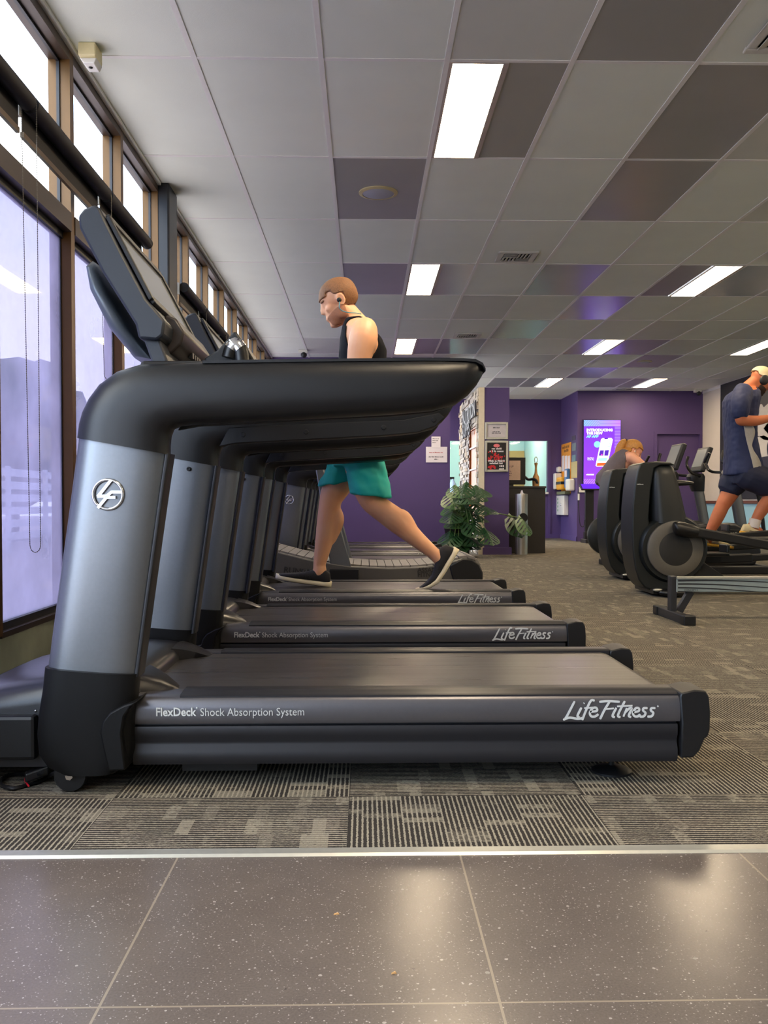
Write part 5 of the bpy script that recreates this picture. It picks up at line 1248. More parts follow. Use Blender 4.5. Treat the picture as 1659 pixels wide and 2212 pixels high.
fx = x0+2.1
MB().lathe([(.001, -.07), (.2, -.07), (.27, -.05), (.27, .05), (.2, .07), (.001, .07)], (fx, YR, .42), 32, 'y').build('flywheel_housing', M['row_black'], rw)
MB().box(fx-.25, fx+.2, YR-.03, YR+.03, .12, .2).build('front_frame', M['row_black'], rw, smooth=0); MB().box(fx+.0, fx+.06, YR-.3, YR+.3, 0, .06).build('front_foot', M['row_black'], rw, smooth=0); MB().box(fx+.0, fx+.06, YR-.03, YR+.03, .05, .2).build('front_leg', M['row_black'], rw, smooth=0)
mb = MB(); mb.box(x0+1.2, x0+1.45, YR-.15, YR+.15, zt_+.03, zt_+.07); mb.box(x0+1.25, x0+1.4, YR-.045, YR+.045, zt_, zt_+.035); mb.build('seat', M['grip'], rw, smooth=0, bevel=.015)
# ================================================================== people
def skin_mat(name, c, flush):
    m, n, l, b = new_mat(name); F, mixc = node_helpers(n, l)
    tc = n.new('ShaderNodeTexCoord'); nz = n.new('ShaderNodeTexNoise'); nz.inputs['Scale'].default_value = 9; nz.inputs['Detail'].default_value = 5; l.new(tc.outputs['Object'], nz.inputs['Vector'])
    l.new(mixc(nz.outputs['Fac'], srgb(c), srgb(flush)), b.inputs['Base Color']); b.inputs['Roughness'].default_value = .5; b.inputs['Specular IOR Level'].default_value = .35
    b.inputs['Subsurface Weight'].default_value = .12; b.inputs['Subsurface Radius'].default_value = (.02, .008, .004); b.inputs['Subsurface Scale'].default_value = .3
    return m
def limb(mb, pts, rad, n=16, k=4):
    """rounded, tapering, closed tube through the joints"""
    P4 = [Vector((p[0], p[1], p[2], 0)) for p in pts]
    for q, r in zip(P4, rad): q[3] = r
    out = []
    for i in range(len(P4)-1):
        p0, p1, p2, p3 = P4[max(i-1, 0)], P4[i], P4[i+1], P4[min(i+2, len(P4)-1)]
        for j in range(k):
            t = j/k; out.append(.5*((2*p1)+(p2-p0)*t+(2*p0-5*p1+4*p2-p3)*t*t+(3*p1-p0-3*p2+p3)*t**3))
    out.append(P4[-1])
    cs = [Vector(q[:3]) for q in out]; rs = [max(q[3], .002) for q in out]
    d0, d1 = (cs[0]-cs[1]).normalized(), (cs[-1]-cs[-2]).normalized()
    cs = [cs[0]+d0*rs[0]*.85, cs[0]+d0*rs[0]*.55]+cs+[cs[-1]+d1*rs[-1]*.55, cs[-1]+d1*rs[-1]*.85]
    rs = [rs[0]*.35, rs[0]*.8]+rs+[rs[-1]*.8, rs[-1]*.35]
    mb.tube(cs, rs, n)
def trunk(mb, secs, n=24, e=2.5, cap_round=True):
    """secs: (centre x, centre y, centre z, half depth, half width, lean angle) rings along the spine"""
    S = []
    for x, y, z, a, b, th in secs:
        ux = Vector((math.cos(th), 0, math.sin(th)))
        S.append([Vector((x, y, z))+ux*u+Vector((0, v, 0)) for u, v in superell(a, b, e, n)])
    mb.loft(S)
def fuse(mb, name, m, parent, voxel=.008, smooth=6, factor=.5):
    """voxel-fuse the overlapping lofts into one continuous skin"""
    o = mb.build(name, m, None, smooth=0, weld=False)
    r = o.modifiers.new('remesh', 'REMESH'); r.mode = 'VOXEL'; r.voxel_size = voxel; r.use_smooth_shade = True
    s_ = o.modifiers.new('smooth', 'SMOOTH'); s_.iterations = smooth; s_.factor = factor
    me = bpy.data.meshes.new_from_object(o.evaluated_get(bpy.context.evaluated_depsgraph_get()))
    bpy.data.objects.remove(o)
    me.materials.clear(); me.materials.append(m)
    for p_ in me.polygons: p_.use_smooth = True
    me.name = name
    o = bpy.data.objects.new(name, me); COL.objects.link(o)
    if parent:
        me.transform(Matrix.Translation(-wloc(parent))); o.parent = parent
    return o
def shell(src, name, m, parent, pred, off=.006, wob=0):
    """cloth or hair that follows the body: the faces inside pred, lifted off the skin and given thickness"""
    base = wloc(parent); bm = bmesh.new(); bm.from_mesh(src.data)
    kill = [f for f in bm.faces if not pred(f.calc_center_median()+base)]
    bmesh.ops.delete(bm, geom=kill, context='FACES')
    if not bm.faces: bm.free(); return None
    for _ in range(10):
        mv = []
        for v in bm.verts:
            if v.is_boundary:
                nb = [e.other_vert(v).co for e in v.link_edges if e.is_boundary]
                if len(nb) == 2: mv.append((v, (nb[0]+nb[1])/2*.5+v.co*.5))
        for v, c in mv: v.co = c
    bm.normal_update()
    for v in bm.verts:
        v.co += v.normal*(off+(wob*noise.noise((v.co+base)*14) if wob else 0))
    inner = bmesh.ops.duplicate(bm, geom=bm.verts[:]+bm.edges[:]+bm.faces[:])
    iv = [e for e in inner['geom'] if isinstance(e, bmesh.types.BMVert)]; fi = [e for e in inner['geom'] if isinstance(e, bmesh.types.BMFace)]
    mp = inner['vert_map']
    edges = [e for e in bm.edges if e.is_boundary and e.verts[0] in mp and e.verts[0] not in iv and mp[e.verts[0]] in iv]
    for v in iv: v.co -= v.normal*max(off*.8, .003)
    bmesh.ops.reverse_faces(bm, faces=fi)
    for e in edges:
        a, b = e.verts
        try: bm.faces.new((a, b, mp[b], mp[a]))
        except ValueError: pass
    bmesh.ops.recalc_face_normals(bm, faces=bm.faces)
    me = bpy.data.meshes.new(name); bm.to_mesh(me); bm.free(); me.materials.append(m)
    for p_ in me.polygons: p_.use_smooth = True
    o = bpy.data.objects.new(name, me); COL.objects.link(o); o.parent = parent
    return o
class Head:
    """head frame: f forward, u up, s towards the camera side"""
    def __init__(s, c, f, u, k=1.0):
        s.c = Vector(c); s.f = Vector(f).normalized(); s.s = s.f.cross(Vector(u)).normalized(); s.u = s.s.cross(s.f).normalized(); s.k = k
        s.R = Matrix((s.f, s.s, s.u)).transposed()
    def p(s, f, si, u): return s.c+s.k*(s.f*f+s.s*si+s.u*u)
    def ball(s, mb, f, si, u, rf, rs, ru, sub=3): mb.ball(s.p(f, si, u), s.k, sub, (rf, rs, ru), s.R)
    def inv(s, q):
        d = (Vector(q)-s.c)/s.k; return d.dot(s.f), d.dot(s.s), d.dot(s.u)
    def build(s, mb):
        s.ball(mb, -.012, 0, .035, .098, .077, .086); s.ball(mb, .03, 0, .03, .06, .066, .07)
        s.ball(mb, .028, 0, -.045, .062, .056, .07); s.ball(mb, .052, 0, -.092, .034, .034, .026); s.ball(mb, .07, 0, -.1, .018, .02, .014)
        for i in (-1, 1): s.ball(mb, .0, i*.052, -.06, .04, .014, .035); s.ball(mb, .052, i*.036, -.018, .03, .022, .024)
        s.ball(mb, .072, 0, .036, .02, .05, .014)
        mb.loft([[s.p(.088, -.009, .026), s.p(.096, 0, .028), s.p(.088, .009, .026), s.p(.07, 0, .026)], [s.p(.09, -.011, .0), s.p(.112, 0, -.004), s.p(.09, .011, .0), s.p(.07, 0, .0)], [s.p(.086, -.018, -.022), s.p(.118, 0, -.022), s.p(.086, .018, -.022), s.p(.07, 0, -.02)], [s.p(.08, -.014, -.034), s.p(.104, 0, -.034), s.p(.08, .014, -.034), s.p(.07, 0, -.03)]])
        s.ball(mb, .086, 0, -.055, .012, .024, .007); s.ball(mb, .084, 0, -.067, .012, .021, .007)
        for i in (-1, 1):
            e = s.p(-.012, i*.078, -.004); pts = [e+s.k*(s.f*.019*math.cos(t)+s.u*.029*math.sin(t)+s.s*i*.006) for t in [2*PI*j/14 for j in range(14)]]
            mb.tube(pts, .0065*s.k, 8, closed=True); s.ball(mb, -.012, i*.076, -.004, .016, .006, .024)
    def eyes(s, parent, iris):
        w_ = bpy.data.materials.get('eye_white') or mat('eye_white', (232, 228, 222), .25)
        for i in (-1, 1):
            mb = MB(); s.ball(mb, .0655, i*.03, .005, .0115, .011, .008, 2); o = mb.build('eye', w_, parent)
            mb = MB(); s.ball(mb, .0745, i*.03, .005, .003, .0055, .0055, 2); mb.build('iris', iris, o)
def hand(mb, w, d, n_, curl, k=1.0, thumb=1):
    """w wrist, d direction of the palm, n_ palm normal; fingers curl towards n_"""
    w, d, n_ = Vector(w), Vector(d).normalized(), Vector(n_).normalized(); n_ = (n_-d*n_.dot(d)).normalized(); s_ = d.cross(n_)
    R = Matrix((d, s_, n_)).transposed()
    mb.ball(w+d*.05*k, 1, 2, (.056*k, .043*k, .017*k), R)
    for i, (off, ln) in enumerate(((-.032, .070), (-.0105, .080), (.0105, .075), (.032, .058))):
        b = w+d*.088*k+s_*off*k; pts = [b-d*.02*k, b]; ang = 0; p = b
        for seg, fr in enumerate((.45, .32, .23)):
            ang += curl*(1 if seg else .7); p = p+(d*math.cos(ang)+n_*math.sin(ang))*ln*fr*k+s_*off*.06; pts.append(p)
        limb(mb, pts, [.0095*k, .009*k, .0082*k, .0076*k, .0066*k], 8, 2)
    b = w+d*.028*k+s_*thumb*-.034*k; limb(mb, [b, b+(d*.5-s_*thumb*.7+n_*.3)*.036*k, b+(d*.85-s_*thumb*.8+n_*.6)*.06*k], [.014*k, .0105*k, .008*k], 8, 2)

# ------------------------------------------------------------------ the walking man
def walking_man():
    YM = 5.27
    def q(px, py, dy=0): return P(px, py, YM+dy)
    t = thing('person', (q(770, 1200).x, YM, .239), 'man in a black tank top and teal shorts walking on the third treadmill', 'person')
    sk = skin_mat('fair_skin', (236, 184, 144), (222, 154, 114))
    body = MB()
    # spine
    rings = [(772, 1000, .10, .145, .1), (772, 965, .125, .17, .1), (773, 920, .118, .165, .12), (775, 870, .112, .158, .14), (779, 820, .122, .168, .16), (783, 775, .135, .182, .2), (785, 745, .135, .19, .26), (783, 722, .118, .175, .34), (778, 705, .088, .125, .4), (772, 694, .062, .075, .45)]
    trunk(body, [(q(px, py).x, YM, q(px, py).z, a, b, -th) for px, py, a, b, th in rings])
    limb(body, [q(776, 706), q(764, 690), q(749, 671)], [.07, .062, .058])
    limb(body, [q(770, 704, -.06), q(783, 712, -.14)], [.055, .06]); limb(body, [q(770, 704, .06), q(783, 712, .14)], [.055, .06])
    # arms: near one hangs forward behind the rail, far one mirrors it
    limb(body, [q(788, 712, -.165), q(784, 735, -.205), q(775, 780, -.22), (q(768, 852, -.23)), q(752, 872, -.235)], [.075, .083, .068, .05, .046])
    limb(body, [q(766, 858, -.23), q(735, 866, -.23), q(700, 858, -.22), q(676, 850, -.21)], [.047, .046, .036, .028])
    hand(body, q(676, 850, -.21), (-1, .1, .18), (.1, .9, .1), .5, 1.0, 1)
    limb(body, [q(788, 712, .165), q(790, 735, .205), q(800, 785, .225), q(810, 850, .23)], [.072, .075, .06, .046])
    limb(body, [q(810, 850, .23), q(796, 890, .22), q(776, 920, .2)], [.045, .04, .028])
    hand(body, q(776, 920, .2), (-.5, -.1, -.8), (-.5, -.7, .2), .5, 1.0, -1)
    # legs
    limb(body, [q(776, 975, -.09), q(786, 1030, -.1), q(800, 1080, -.1)], [.108, .094, .07])
    limb(body, [q(803, 1085, -.1), q(832, 1106, -.1), q(858, 1126, -.1), q(900, 1164, -.1), q(938, 1196, -.1)], [.066, .069, .07, .05, .037])
    limb(body, [q(848, 1112, -.1), q(868, 1122, -.1), q(892, 1146, -.1)], [.04, .058, .035])
    limb(body, [q(936, 1194, -.1), q(948, 1206, -.1), q(953, 1215, -.1)], [.037, .04, .034])
    limb(body, [q(766, 975, .09), q(742, 1025, .09), q(716, 1072, .09)], [.108, .096, .073])
    limb(body, [q(716, 1072, .09), q(709, 1110, .09), q(706, 1140, .09), q(696, 1190, .09), q(689, 1224, .09)], [.07, .064, .064, .048, .036])
    limb(body, [q(722, 1100, .09), q(726, 1125, .09), q(714, 1165, .09)], [.04, .05, .035])
    limb(body, [q(690, 1222, .09), q(690, 1236, .09), q(680, 1246, .09)], [.038, .042, .036])
    hd = Head(q(732, 654), (-.9, 0, -.36), (-.3, 0, .93), 1.12); hd.build(body)
    bo = fuse(body, 'body', sk, t, .0075, 5)
    hd.eyes(t, mat('blue_iris', (80, 100, 120), .2))
    # hair: short, from forehead to nape
    def hp(p):
        f, s_, u = hd.inv(p)
        if u > .06-.02*(f > .05): return True
        return (u > -.035+max(0, (f+.03))*1.6 and f < .03) and u > -.05 and f < .02 and not (abs(s_) > .07 and -.035 < f < .012 and u < .03)
    def hair_pred(p):
        f, s_, u = hd.inv(p)
        if f*f+s_*s_+u*u > .03: return False
        return hp(p)
    shell(bo, 'hair', mat('short_brown_hair', (126, 84, 50), .7, var=.5, vs=160, bump=.6, bs=300), t, hair_pred, .009, .008)
    shell(bo, 'eyebrow', bpy.data.materials['short_brown_hair'], t, lambda p: (lambda f, s_, u: .024 < u < .034 and f > .06 and .012 < abs(s_) < .05)(*hd.inv(p)), .003)
    def stub(p):
        f, s_, u = hd.inv(p)
        return -.11 < u < -.03 and -.02 < f < .09 and f*f+s_*s_+u*u < .03 and u < -.02-.4*f and abs(s_) > .02
    shell(bo, 'stubble', mat('brown_stubble', (168, 112, 80), .8, var=.2, vs=200), t, stub, .0015)
    # black tank top
    zsh = q(780, 700).z
    def tank(p):
        dy = abs(p.y-YM); w_ = .158
        if p.z > q(780, 700).z+.02 or p.z < q(780, 975).z: return False
        zz = (p.z-q(780, 775).z)
        if zz < .0: return dy < .178
        lim = .172-.30*max(0, zz-.0)*.9
        if zz > .17: return .055 < dy < .105 or (p.x > q(800, 700).x and dy < .1)
        return dy < max(lim, .105)
    shell(bo, 'tank_top', mat('black_tank_fabric', (12, 14, 22), .85, spec=.2, var=.1, vs=60), t, tank, .008, .002)
    # teal shorts
    sh = MB()
    trunk(sh, [(q(772, 955).x, YM, q(772, 955).z, .135, .18, -.1), (q(771, 985).x, YM, q(771, 985).z, .15, .195, -.1), (q(770, 1010).x, YM, q(770, 1010).z, .14, .19, -.05)])
    for dy, pts in ((-.1, ((778, 975, .13, -.1), (790, 1020, .125, .3), (798, 1050, .125, .35), (802, 1072, .125, .35))), (.09, ((762, 975, .13, .1), (745, 1010, .122, -.35), (734, 1030, .115, -.4), (726, 1046, .112, -.4)))):
        S = []
        for px, py, r_, th in pts:
            c = q(px, py, dy); ux = Vector((math.cos(th*.3), 0, math.sin(-th*.3)))
            S.append([c+ux*u*1.0+Vector((0, v*.9, 0)) for u, v in superell(r_, r_, 2.2, 28)])
        sh.loft(S)
    so = fuse(sh, 'shorts', mat('teal_shorts_fabric', (20, 178, 168), .6, var=.12, vs=8), t, .008, 3)
    for v in so.data.vertices:
        p = v.co; v.co += v.normal*(.009*noise.noise(Vector((p.x*16+p.z*9, p.y*10, p.z*5)))+.004*noise.noise(p*30))
    # shoes
    black = mat('black_knit_shoe', (26, 25, 30), .75, var=.25, vs=60); sole = mat('cream_foam_sole', (226, 214, 182), .6)
    lace = mat('black_lace', (18, 18, 20), .7)
    def shoe(heel, toe, upv, dy, bend=0, name='shoe'):
        """heel and toe: ground points of the sole; bend lifts the front of the sole"""
        h, e = q(*heel, dy), q(*toe, dy); f = (e-h); L = f.length; f.normalize(); s_ = Vector((0, 1, 0)); u = s_.cross(f)
        if u.dot(Vector(upv)) < 0: u = -u
        def pt(a, b, c):
            z = bend*max(0, a-.6)**2*L
            return h+f*a*L+s_*b+u*(c+z)
        S = []
        for a, w_, ht in ((.0, .022, .045), (.03, .034, .085), (.12, .038, .1), (.25, .039, .097), (.36, .040, .088), (.5, .043, .07), (.65, .048, .058), (.8, .048, .048), (.92, .04, .036), (1.0, .018, .024)):
            S.append([pt(a, w_*v, .018+(ht-.018)*(u_+1)/2) for v, u_ in superell(1, 1, 2.6, 20)])
        mb = MB(); mb.loft(S); sh_ = mb.build(name, black, t, smooth=70)
        S = []
        for a, w_ in ((-.03, .02), (.0, .036), (.1, .042), (.3, .042), (.5, .046), (.7, .052), (.85, .05), (.96, .038), (1.02, .016)):
            S.append([pt(a, w_*v, .014+.0155*u_+(.006 if a < .1 else 0)*(u_ > 0)) for v, u_ in superell(1, 1, 3.5, 16)])
        mb = MB(); mb.loft(S); mb.build('sole', sole, sh_, smooth=60)
        for k in range(5):
            a = .4+.06*k; mb = MB(); mb.tube([pt(a, -.028, .075-.11*(a-.4)), pt(a+.01, 0, .092-.13*(a-.4)), pt(a, .028, .075-.11*(a-.4))], .003, 6); mb.build('lace', lace, sh_)
        for k in range(3):
            a = .36+.08*k; mb = MB(); mb.loft([[pt(a+.02*j, -.0425-.001*j, .03+.012*j), pt(a+.03+.02*j, -.0425-.001*j, .03+.012*j), pt(a+.03+.02*j, -.04, .03+.012*j), pt(a+.02*j, -.04, .03+.012*j)] for j in range(3)]); mb.build('side_stripe', lace, sh_, smooth=0)
    shoe((712, 1268), (597, 1252), (0, 0, 1), .09, .15)
    shoe((990, 1190), (930, 1288), (-1, 0, .6), -.1, 1.3)
    # earphone and its cord
    b = MB(); hd.ball(b, -.004, -.086, -.008, .013, .012, .013, 2)
    sd = -1 if (hd.s.y > 0) else 1
    b = MB(); hd.ball(b, -.002, sd*.088, -.006, .013, .012, .013, 2); ep = b.build('earphone', lace); tag(ep, 'black earphone with a teal cord in the ear of the walking man', 'earphones')
    b = MB(); p0 = hd.p(-.002, sd*.092, -.016)
    b.tube(catmull([p0, q(733, 664, -.11), q(739, 671, -.1), q(752, 675, -.1), q(768, 676, -.085), q(780, 678, -.05)], 5), .0028, 8); b.build('cord', mat('teal_cord', (70, 140, 150), .5), ep)
walking_man()

# ------------------------------------------------------------------ the man in the cap on the second elliptical
def cap_man():
    YM = 8.35+.3
    def q(px, py, dy=0): return P(px, py, YM+dy)
    t = thing('person', (q(1590, 1160).x, YM, .36), 'man in a navy shirt, navy shorts and pale cap standing on an elliptical', 'person')
    sk = skin_mat('tanned_skin', (198, 122, 82), (168, 88, 54))
    body = MB()
    rings = [(1612, 1042, .12, .16), (1606, 1015, .135, .175), (1602, 985, .13, .17), (1600, 950, .125, .165), (1599, 915, .135, .175), (1600, 885, .145, .19), (1602, 862, .14, .195), (1606, 847, .115, .17), (1611, 838, .08, .11)]
    trunk(body, [(q(px, py).x, YM, q(px, py).z, a, b, .12) for px, py, a, b in rings])
    limb(body, [q(1605, 850), q(1616, 839), q(1630, 826)], [.085, .072, .068])
    for s_ in (-1, 1):
        limb(body, [q(1605, 847, s_*.07), q(1603, 855, s_*.17)], [.06, .07])
        limb(body, [q(1603, 855, s_*.185), q(1600, 880, s_*.225), q(1601, 908, s_*.23)], [.078, .07, .055])
        limb(body, [q(1601, 908, s_*.23), q(1630, 909, s_*.225), q(1655, 905, s_*.22), q(1672, 900, s_*.22)], [.053, .05, .04, .031])
        hand(body, q(1672, 900, s_*.22), (.85, 0, .5), (.2, -s_*.9, 0), .75, 1.0, s_)
    limb(body, [q(1604, 1020, .1), q(1580, 1060, .1), q(1562, 1090, .1)], [.11, .09, .072]); limb(body, [q(1562, 1090, .1), q(1548, 1120, .1), q(1530, 1155, .1)], [.068, .064, .042]); limb(body, [q(1556, 1105, .1), q(1545, 1130, .1)], [.05, .045])
    limb(body, [q(1530, 1154, .1), q(1529, 1164, .1), q(1540, 1172, .1)], [.042, .044, .04])
    limb(body, [q(1612, 1020, -.1), q(1650, 1048, -.1), q(1672, 1066, -.1)], [.11, .092, .075]); limb(body, [q(1672, 1066, -.1), q(1650, 1095, -.1), q(1629, 1128, -.1)], [.07, .066, .042]); limb(body, [q(1655, 1082, -.1), q(1642, 1104, -.1)], [.05, .045])
    limb(body, [q(1629, 1127, -.1), q(1626, 1138, -.1), q(1640, 1148, -.1)], [.042, .045, .04])
    hd = Head(q(1643, 823), (.82, 0, -.57), (.57, 0, .82), 1.08); hd.build(body)
    bo = fuse(body, 'body', sk, t, .009, 5)
    hd.eyes(t, mat('brown_iris', (70, 50, 40), .2))
    def beard(p):
        f, s_, u = hd.inv(p)
        return f*f+s_*s_+u*u < .03 and u < -.045 and f > -.005 and u > -.13 and not (f > .075 and -.07 < u)
    shell(bo, 'beard', mat('dark_beard', (50, 32, 22), .8, var=.4, vs=160), t, beard, .006, .004)
    cap = mat('pale_cotton_cap', (214, 198, 160), .8, var=.08, vs=40)
    def capp(p):
        f, s_, u = hd.inv(p)
        return f*f+s_*s_+u*u < .035 and u > .018-.32*f*0+(.02 if f < -.07 else 0)
    cp = shell(bo, 'cap', cap, t, capp, .014)
    mb = MB(); S = []
    for a in [-1+2*i/12 for i in range(13)]:
        o_ = .075*a; r0 = math.sqrt(max(0, 1-a*a))
        S.append([hd.p(.075+.02*r0-.02, o_, .045), hd.p(.08+.09*r0, o_*1.02, .028), hd.p(.08+.09*r0, o_*1.02, .024), hd.p(.075+.02*r0-.02, o_, .038)])
    mb.loft(S); mb.build('cap_brim', cap, t, smooth=60)
    mb = MB(); mb.obox(hd.p(-.105, 0, .028), hd.s*.03, hd.u*.006, hd.f*.012); mb.build('cap_strap', mat('brown_strap', (120, 84, 44), .6), t, smooth=0, bevel=.003)
    # navy T-shirt and shorts
    nv = mat('navy_jersey', (26, 36, 74), .75, var=.14, vs=10); nv2 = mat('dark_navy_shorts', (20, 26, 52), .75, var=.14, vs=10)
    s2 = MB()
    rg = [(1607, 1022, .172, .215), (1606, 1012, .17, .21), (1603, 985, .155, .195), (1601, 950, .142, .182), (1600, 915, .148, .188), (1601, 885, .155, .2), (1603, 862, .16, .215), (1606, 849, .14, .19), (1609, 840, .1, .125)]
    trunk(s2, [(q(px, py).x-.006, YM, q(px, py).z, a, b, .12) for px, py, a, b in rg])
    for s_ in (-1, 1): limb(s2, [q(1606, 846, s_*.08), q(1604, 851, s_*.15), q(1601, 872, s_*.222), q(1600, 892, s_*.232)], [.08, .094, .088, .08])
    st = fuse(s2, 'shirt', nv, t, .009, 3)
    for v in st.data.vertices: p = v.co; v.co += v.normal*(.010*noise.noise(Vector((p.x*12, p.y*8, p.z*4)))+.004*noise.noise(p*26))
    def panel(p):
        a, b = q(1606, 912, -.19), q(1626, 1016, -.19); k = (a.z-p.z)/(a.z-b.z)
        if not 0 < k < .98: return False
        x0 = a.x+(b.x-a.x)*k; wob = (.07+.03*math.sin(k*9))
        return x0 < p.x < x0+wob and p.y < YM-.02
    shell(st, 'side_panel', mat('grey_white_mesh', (168, 162, 152), .8, var=.1, vs=90), t, panel, .003)
    s3 = MB(); trunk(s3, [(q(1608, 1000).x, YM, q(1608, 1000).z, .135, .178, .1), (q(1609, 1026).x, YM, q(1609, 1026).z, .15, .195, .1), (q(1610, 1042).x, YM, q(1610, 1042).z, .15, .19, .1)])
    for dy, pts in ((.1, ((1603, 1022, .135), (1590, 1036, .14), (1581, 1049, .132))), (-.1, ((1614, 1026, .135), (1634, 1034, .142), (1652, 1044, .135)))):
        limb(s3, [q(px, py, dy) for px, py, r_ in pts], [r_ for *_, r_ in pts], 20)
    ss = fuse(s3, 'shorts', nv2, t, .009, 3)
    for v in ss.data.vertices: p = v.co; v.co += v.normal*(.008*noise.noise(p*12))
    # socks and shoes
    sock = mat('white_sock', (206, 196, 190), .9, bump=.3, bs=300)
    for dy, a, b in ((-.1, (1632, 1122), (1627, 1140)), (.1, (1532, 1152), (1529, 1164))):
        mb = MB(); mb.tube([q(*a, dy), q((a[0]+b[0])/2, (a[1]+b[1])/2, dy), q(*b, dy)], [.056, .054, .055], 16); mb.build('sock', sock, t)
    up_ = mat('cream_trainer', (206, 190, 150), .7, var=.15, vs=40); ye = mat('yellow_sole', (214, 164, 50), .6); gy = mat('grey_patch', (112, 100, 84), .7)
    for dy, hx, hy, ex, ey in ((-.1, 1600, 1153, 1666, 1168), (.1, 1520, 1178, 1582, 1186)):
        h, e = q(hx, hy, dy), q(ex, ey, dy); f = e-h; L = f.length; f.normalize(); s_ = Vector((0, 1, 0)); u = f.cross(s_) if f.cross(s_).z > 0 else s_.cross(f)
        def pt(a, b, c): return h+f*a*L+s_*b+u*c
        mb = MB(); mb.loft([[pt(a, w_*v, .02+(ht-.02)*(u_+1)/2) for v, u_ in superell(1, 1, 2.6, 18)] for a, w_, ht in ((0, .025, .05), (.04, .036, .1), (.15, .04, .11), (.3, .042, .1), (.5, .046, .075), (.7, .05, .06), (.9, .042, .042), (1, .02, .028))]); sh_ = mb.build('shoe', up_, t, smooth=70)
        mb = MB(); mb.loft([[pt(a, w_*v, .014+.016*u_) for v, u_ in superell(1, 1, 3.5, 14)] for a, w_ in ((-.03, .02), (.02, .042), (.3, .044), (.6, .052), (.85, .05), (1.02, .018))]); mb.build('sole', ye, sh_, smooth=60)
        mb = MB(); mb.loft([[pt(a, -.044, .03), pt(a, -.044, .05), pt(a, -.038, .05), pt(a, -.038, .03)] for a in (.2, .45)]); mb.build('heel_patch', gy, sh_, smooth=0)
        for k in range(4): mb = MB(); mb.tube([pt(.36+.07*k, -.03, .085-.008*k), pt(.37+.07*k, 0, .1-.011*k), pt(.36+.07*k, .03, .085-.008*k)], .003, 6); mb.build('lace', ye, sh_)
    # over-ear headphones
    hp_ = mat('matte_black_headphone', (20, 19, 22), .5); sd = -1 if hd.s.y > 0 else 1
    H = thing('headphones', hd.p(0, 0, .13), 'black over-ear headphones worn over the pale cap', 'headphones')
    for i in (-1, 1):
        mb = MB(); hd.ball(mb, -.005, i*.095, -.008, .042, .02, .048, 3); mb.build('ear_cup', hp_, H)
    mb = MB(); mb.tube([hd.p(.03*math.sin(a)+.0, .102*math.cos(a), -.008+.15*math.sin(a)) for a in [PI*i/16 for i in range(17)]], .009, 8); mb.build('headband', hp_, H)
cap_man()

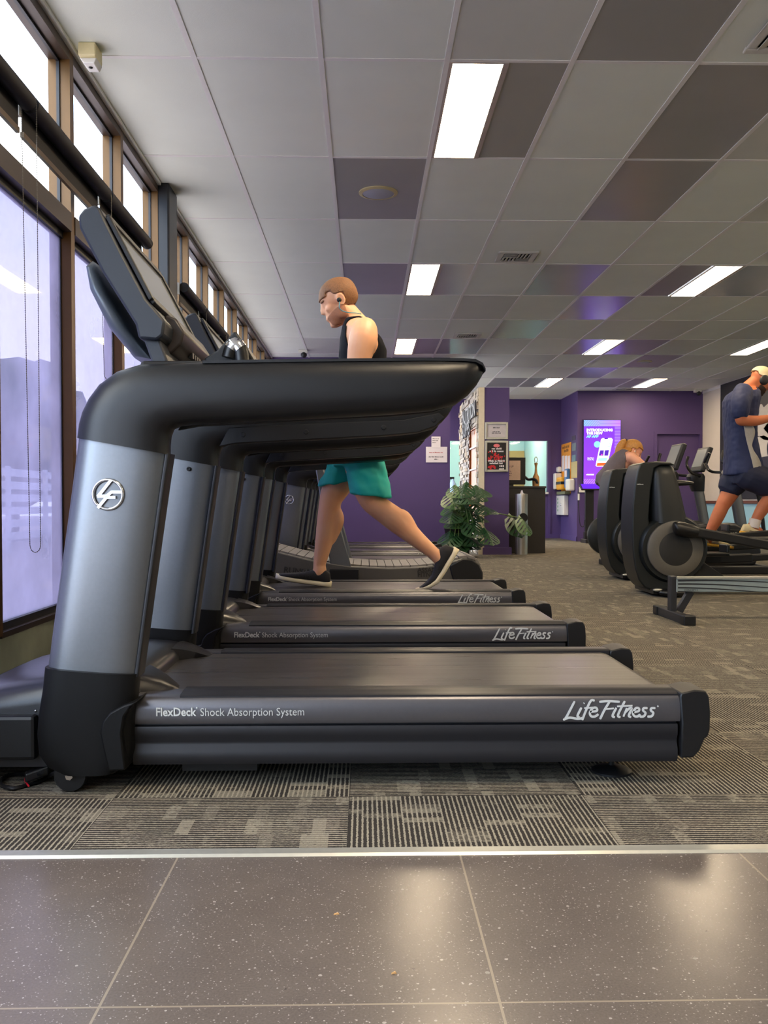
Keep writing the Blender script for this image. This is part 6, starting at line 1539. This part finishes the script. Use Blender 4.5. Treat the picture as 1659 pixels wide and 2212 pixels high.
# ------------------------------------------------------------------ the woman leaning over the bike
def bike_woman():
    YM = YB3
    def q(px, py, dy=0): return P(px, py, YM+dy)
    t = thing('person', (q(1312, 1045).x, YM, .97), 'woman with a blonde ponytail and grey singlet leaning over a bike', 'person')
    sk = skin_mat('rosy_skin', (230, 178, 150), (214, 142, 114))
    body = MB()
    rings = [(1308, 1052, .12, .165, .5), (1312, 1038, .13, .175, .55), (1321, 1022, .11, .15, .65), (1332, 1008, .115, .15, .75), (1345, 996, .125, .16, .8), (1356, 987, .115, .165, .85), (1364, 981, .085, .13, .9), (1368, 978, .06, .08, .9)]
    trunk(body, [(q(px, py).x, YM, q(px, py).z, a, b, -th) for px, py, a, b, th in rings])
    limb(body, [q(1362, 984), q(1366, 977), q(1371, 970)], [.06, .052, .05])
    for s_ in (-1, 1):
        limb(body, [q(1360, 986, s_*.1), q(1362, 988, s_*.155)], [.055, .058])
        limb(body, [q(1362, 988, s_*.165), q(1377, 997, s_*.19), q(1391, 1008, s_*.2)], [.062, .055, .044]); limb(body, [q(1391, 1008, s_*.2), q(1402, 1016, s_*.2), q(1418, 1022, s_*.18)], [.042, .036, .026])
        hand(body, q(1418, 1022, s_*.18), (.95, 0, -.1), (.1, 0, -1), .7, .92, s_)
    for s_, kx, ky, ax, ay in ((-1, 1360, 1068, 1345, 1150), (1, 1356, 1085, 1350, 1178)):
        limb(body, [q(1312, 1045, s_*.09), q((1312+kx)/2, (1045+ky)/2-2, s_*.1), q(kx, ky, s_*.1)], [.1, .082, .06]); limb(body, [q(kx, ky, s_*.1), q((kx+ax)/2-4, (ky+ay)/2-4, s_*.1), q(ax, ay, s_*.1)], [.056, .055, .036])
        limb(body, [q(ax, ay, s_*.1), q(ax+2, ay+6, s_*.1), q(ax+14, ay+10, s_*.1)], [.036, .038, .032])
    hd = Head(q(1367, 975), (.86, 0, -.5), (.5, 0, .86), 1.08); hd.build(body)
    bo = fuse(body, 'body', sk, t, .009, 5)
    hd.eyes(t, bpy.data.materials['blue_iris'])
    hr = mat('blonde_hair', (176, 122, 56), .55, var=.4, vs=60, bump=.5, bs=120)
    def hp(p):
        f, s_, u = hd.inv(p)
        return f*f+s_*s_+u*u < .03 and (u > .055 or (f < .012 and u > -.05+max(0, f+.05)*1.2 and not (abs(s_) > .07 and u < .02 and f > -.04)))
    shell(bo, 'hair', hr, t, hp, .012, .004)
    mb = MB(); limb(mb, [hd.p(-.1, 0, .06), hd.p(-.135, 0, .035), hd.p(-.14, 0, -.03), hd.p(-.13, .01, -.1), hd.p(-.16, .015, -.17)], [.022, .042, .05, .044, .016], 14); mb.build('ponytail', hr, t, smooth=60)
    mb = MB(); mb.tube([hd.p(-.118, 0, .058), hd.p(-.13, 0, .055)], .03, 12); mb.build('hair_tie', mat('dark_hair_tie', (40, 30, 30), .7), t)
    zt_ = q(1362, 980).z
    def single(p):
        if p.z < q(1300, 1049).z or (p-hd.c).length < .15: return False
        dy = abs(p.y-YM); k = p.x-q(1352, 990).x
        if p.x > q(1371, 985).x+.03: return False
        return dy < (.2 if k < -.05 else .135)
    shell(bo, 'singlet', mat('grey_brown_singlet', (92, 82, 86), .8, var=.1, vs=50), t, single, .009, .003)
    def legg(p): return p.z < q(1300, 1047).z and p.z > q(1345, 1146).z and not (p.x > q(1380, 1040).x)
    shell(bo, 'leggings', mat('black_leggings', (24, 24, 28), .7), t, legg, .006)
    for s_, ax, ay in ((-1, 1345, 1158), (1, 1350, 1186)):
        h = q(ax-4, ay+3, s_*.1); mb = MB(); mb.loft([[h+Vector((a, w_*v, .0+(ht)*(u_+1)/2)) for v, u_ in superell(1, 1, 2.6, 16)] for a, w_, ht in ((-.03, .022, .06), (0, .034, .09), (.08, .038, .085), (.15, .043, .06), (.22, .04, .045), (.25, .018, .03))]); mb.build('shoe', mat('grey_trainer', (90, 88, 94), .7), t, smooth=70)
    sd = -1 if hd.s.y > 0 else 1
    mb = MB(); hd.ball(mb, -.002, sd*.088, -.006, .009, .008, .009, 2); hd.ball(mb, .002, sd*.09, -.022, .004, .004, .017, 2); e_ = mb.build('earbud', M['white_plastic'], weld=False); tag(e_, 'white wireless earbud in the ear of the blonde woman', 'earphones')
bike_woman()
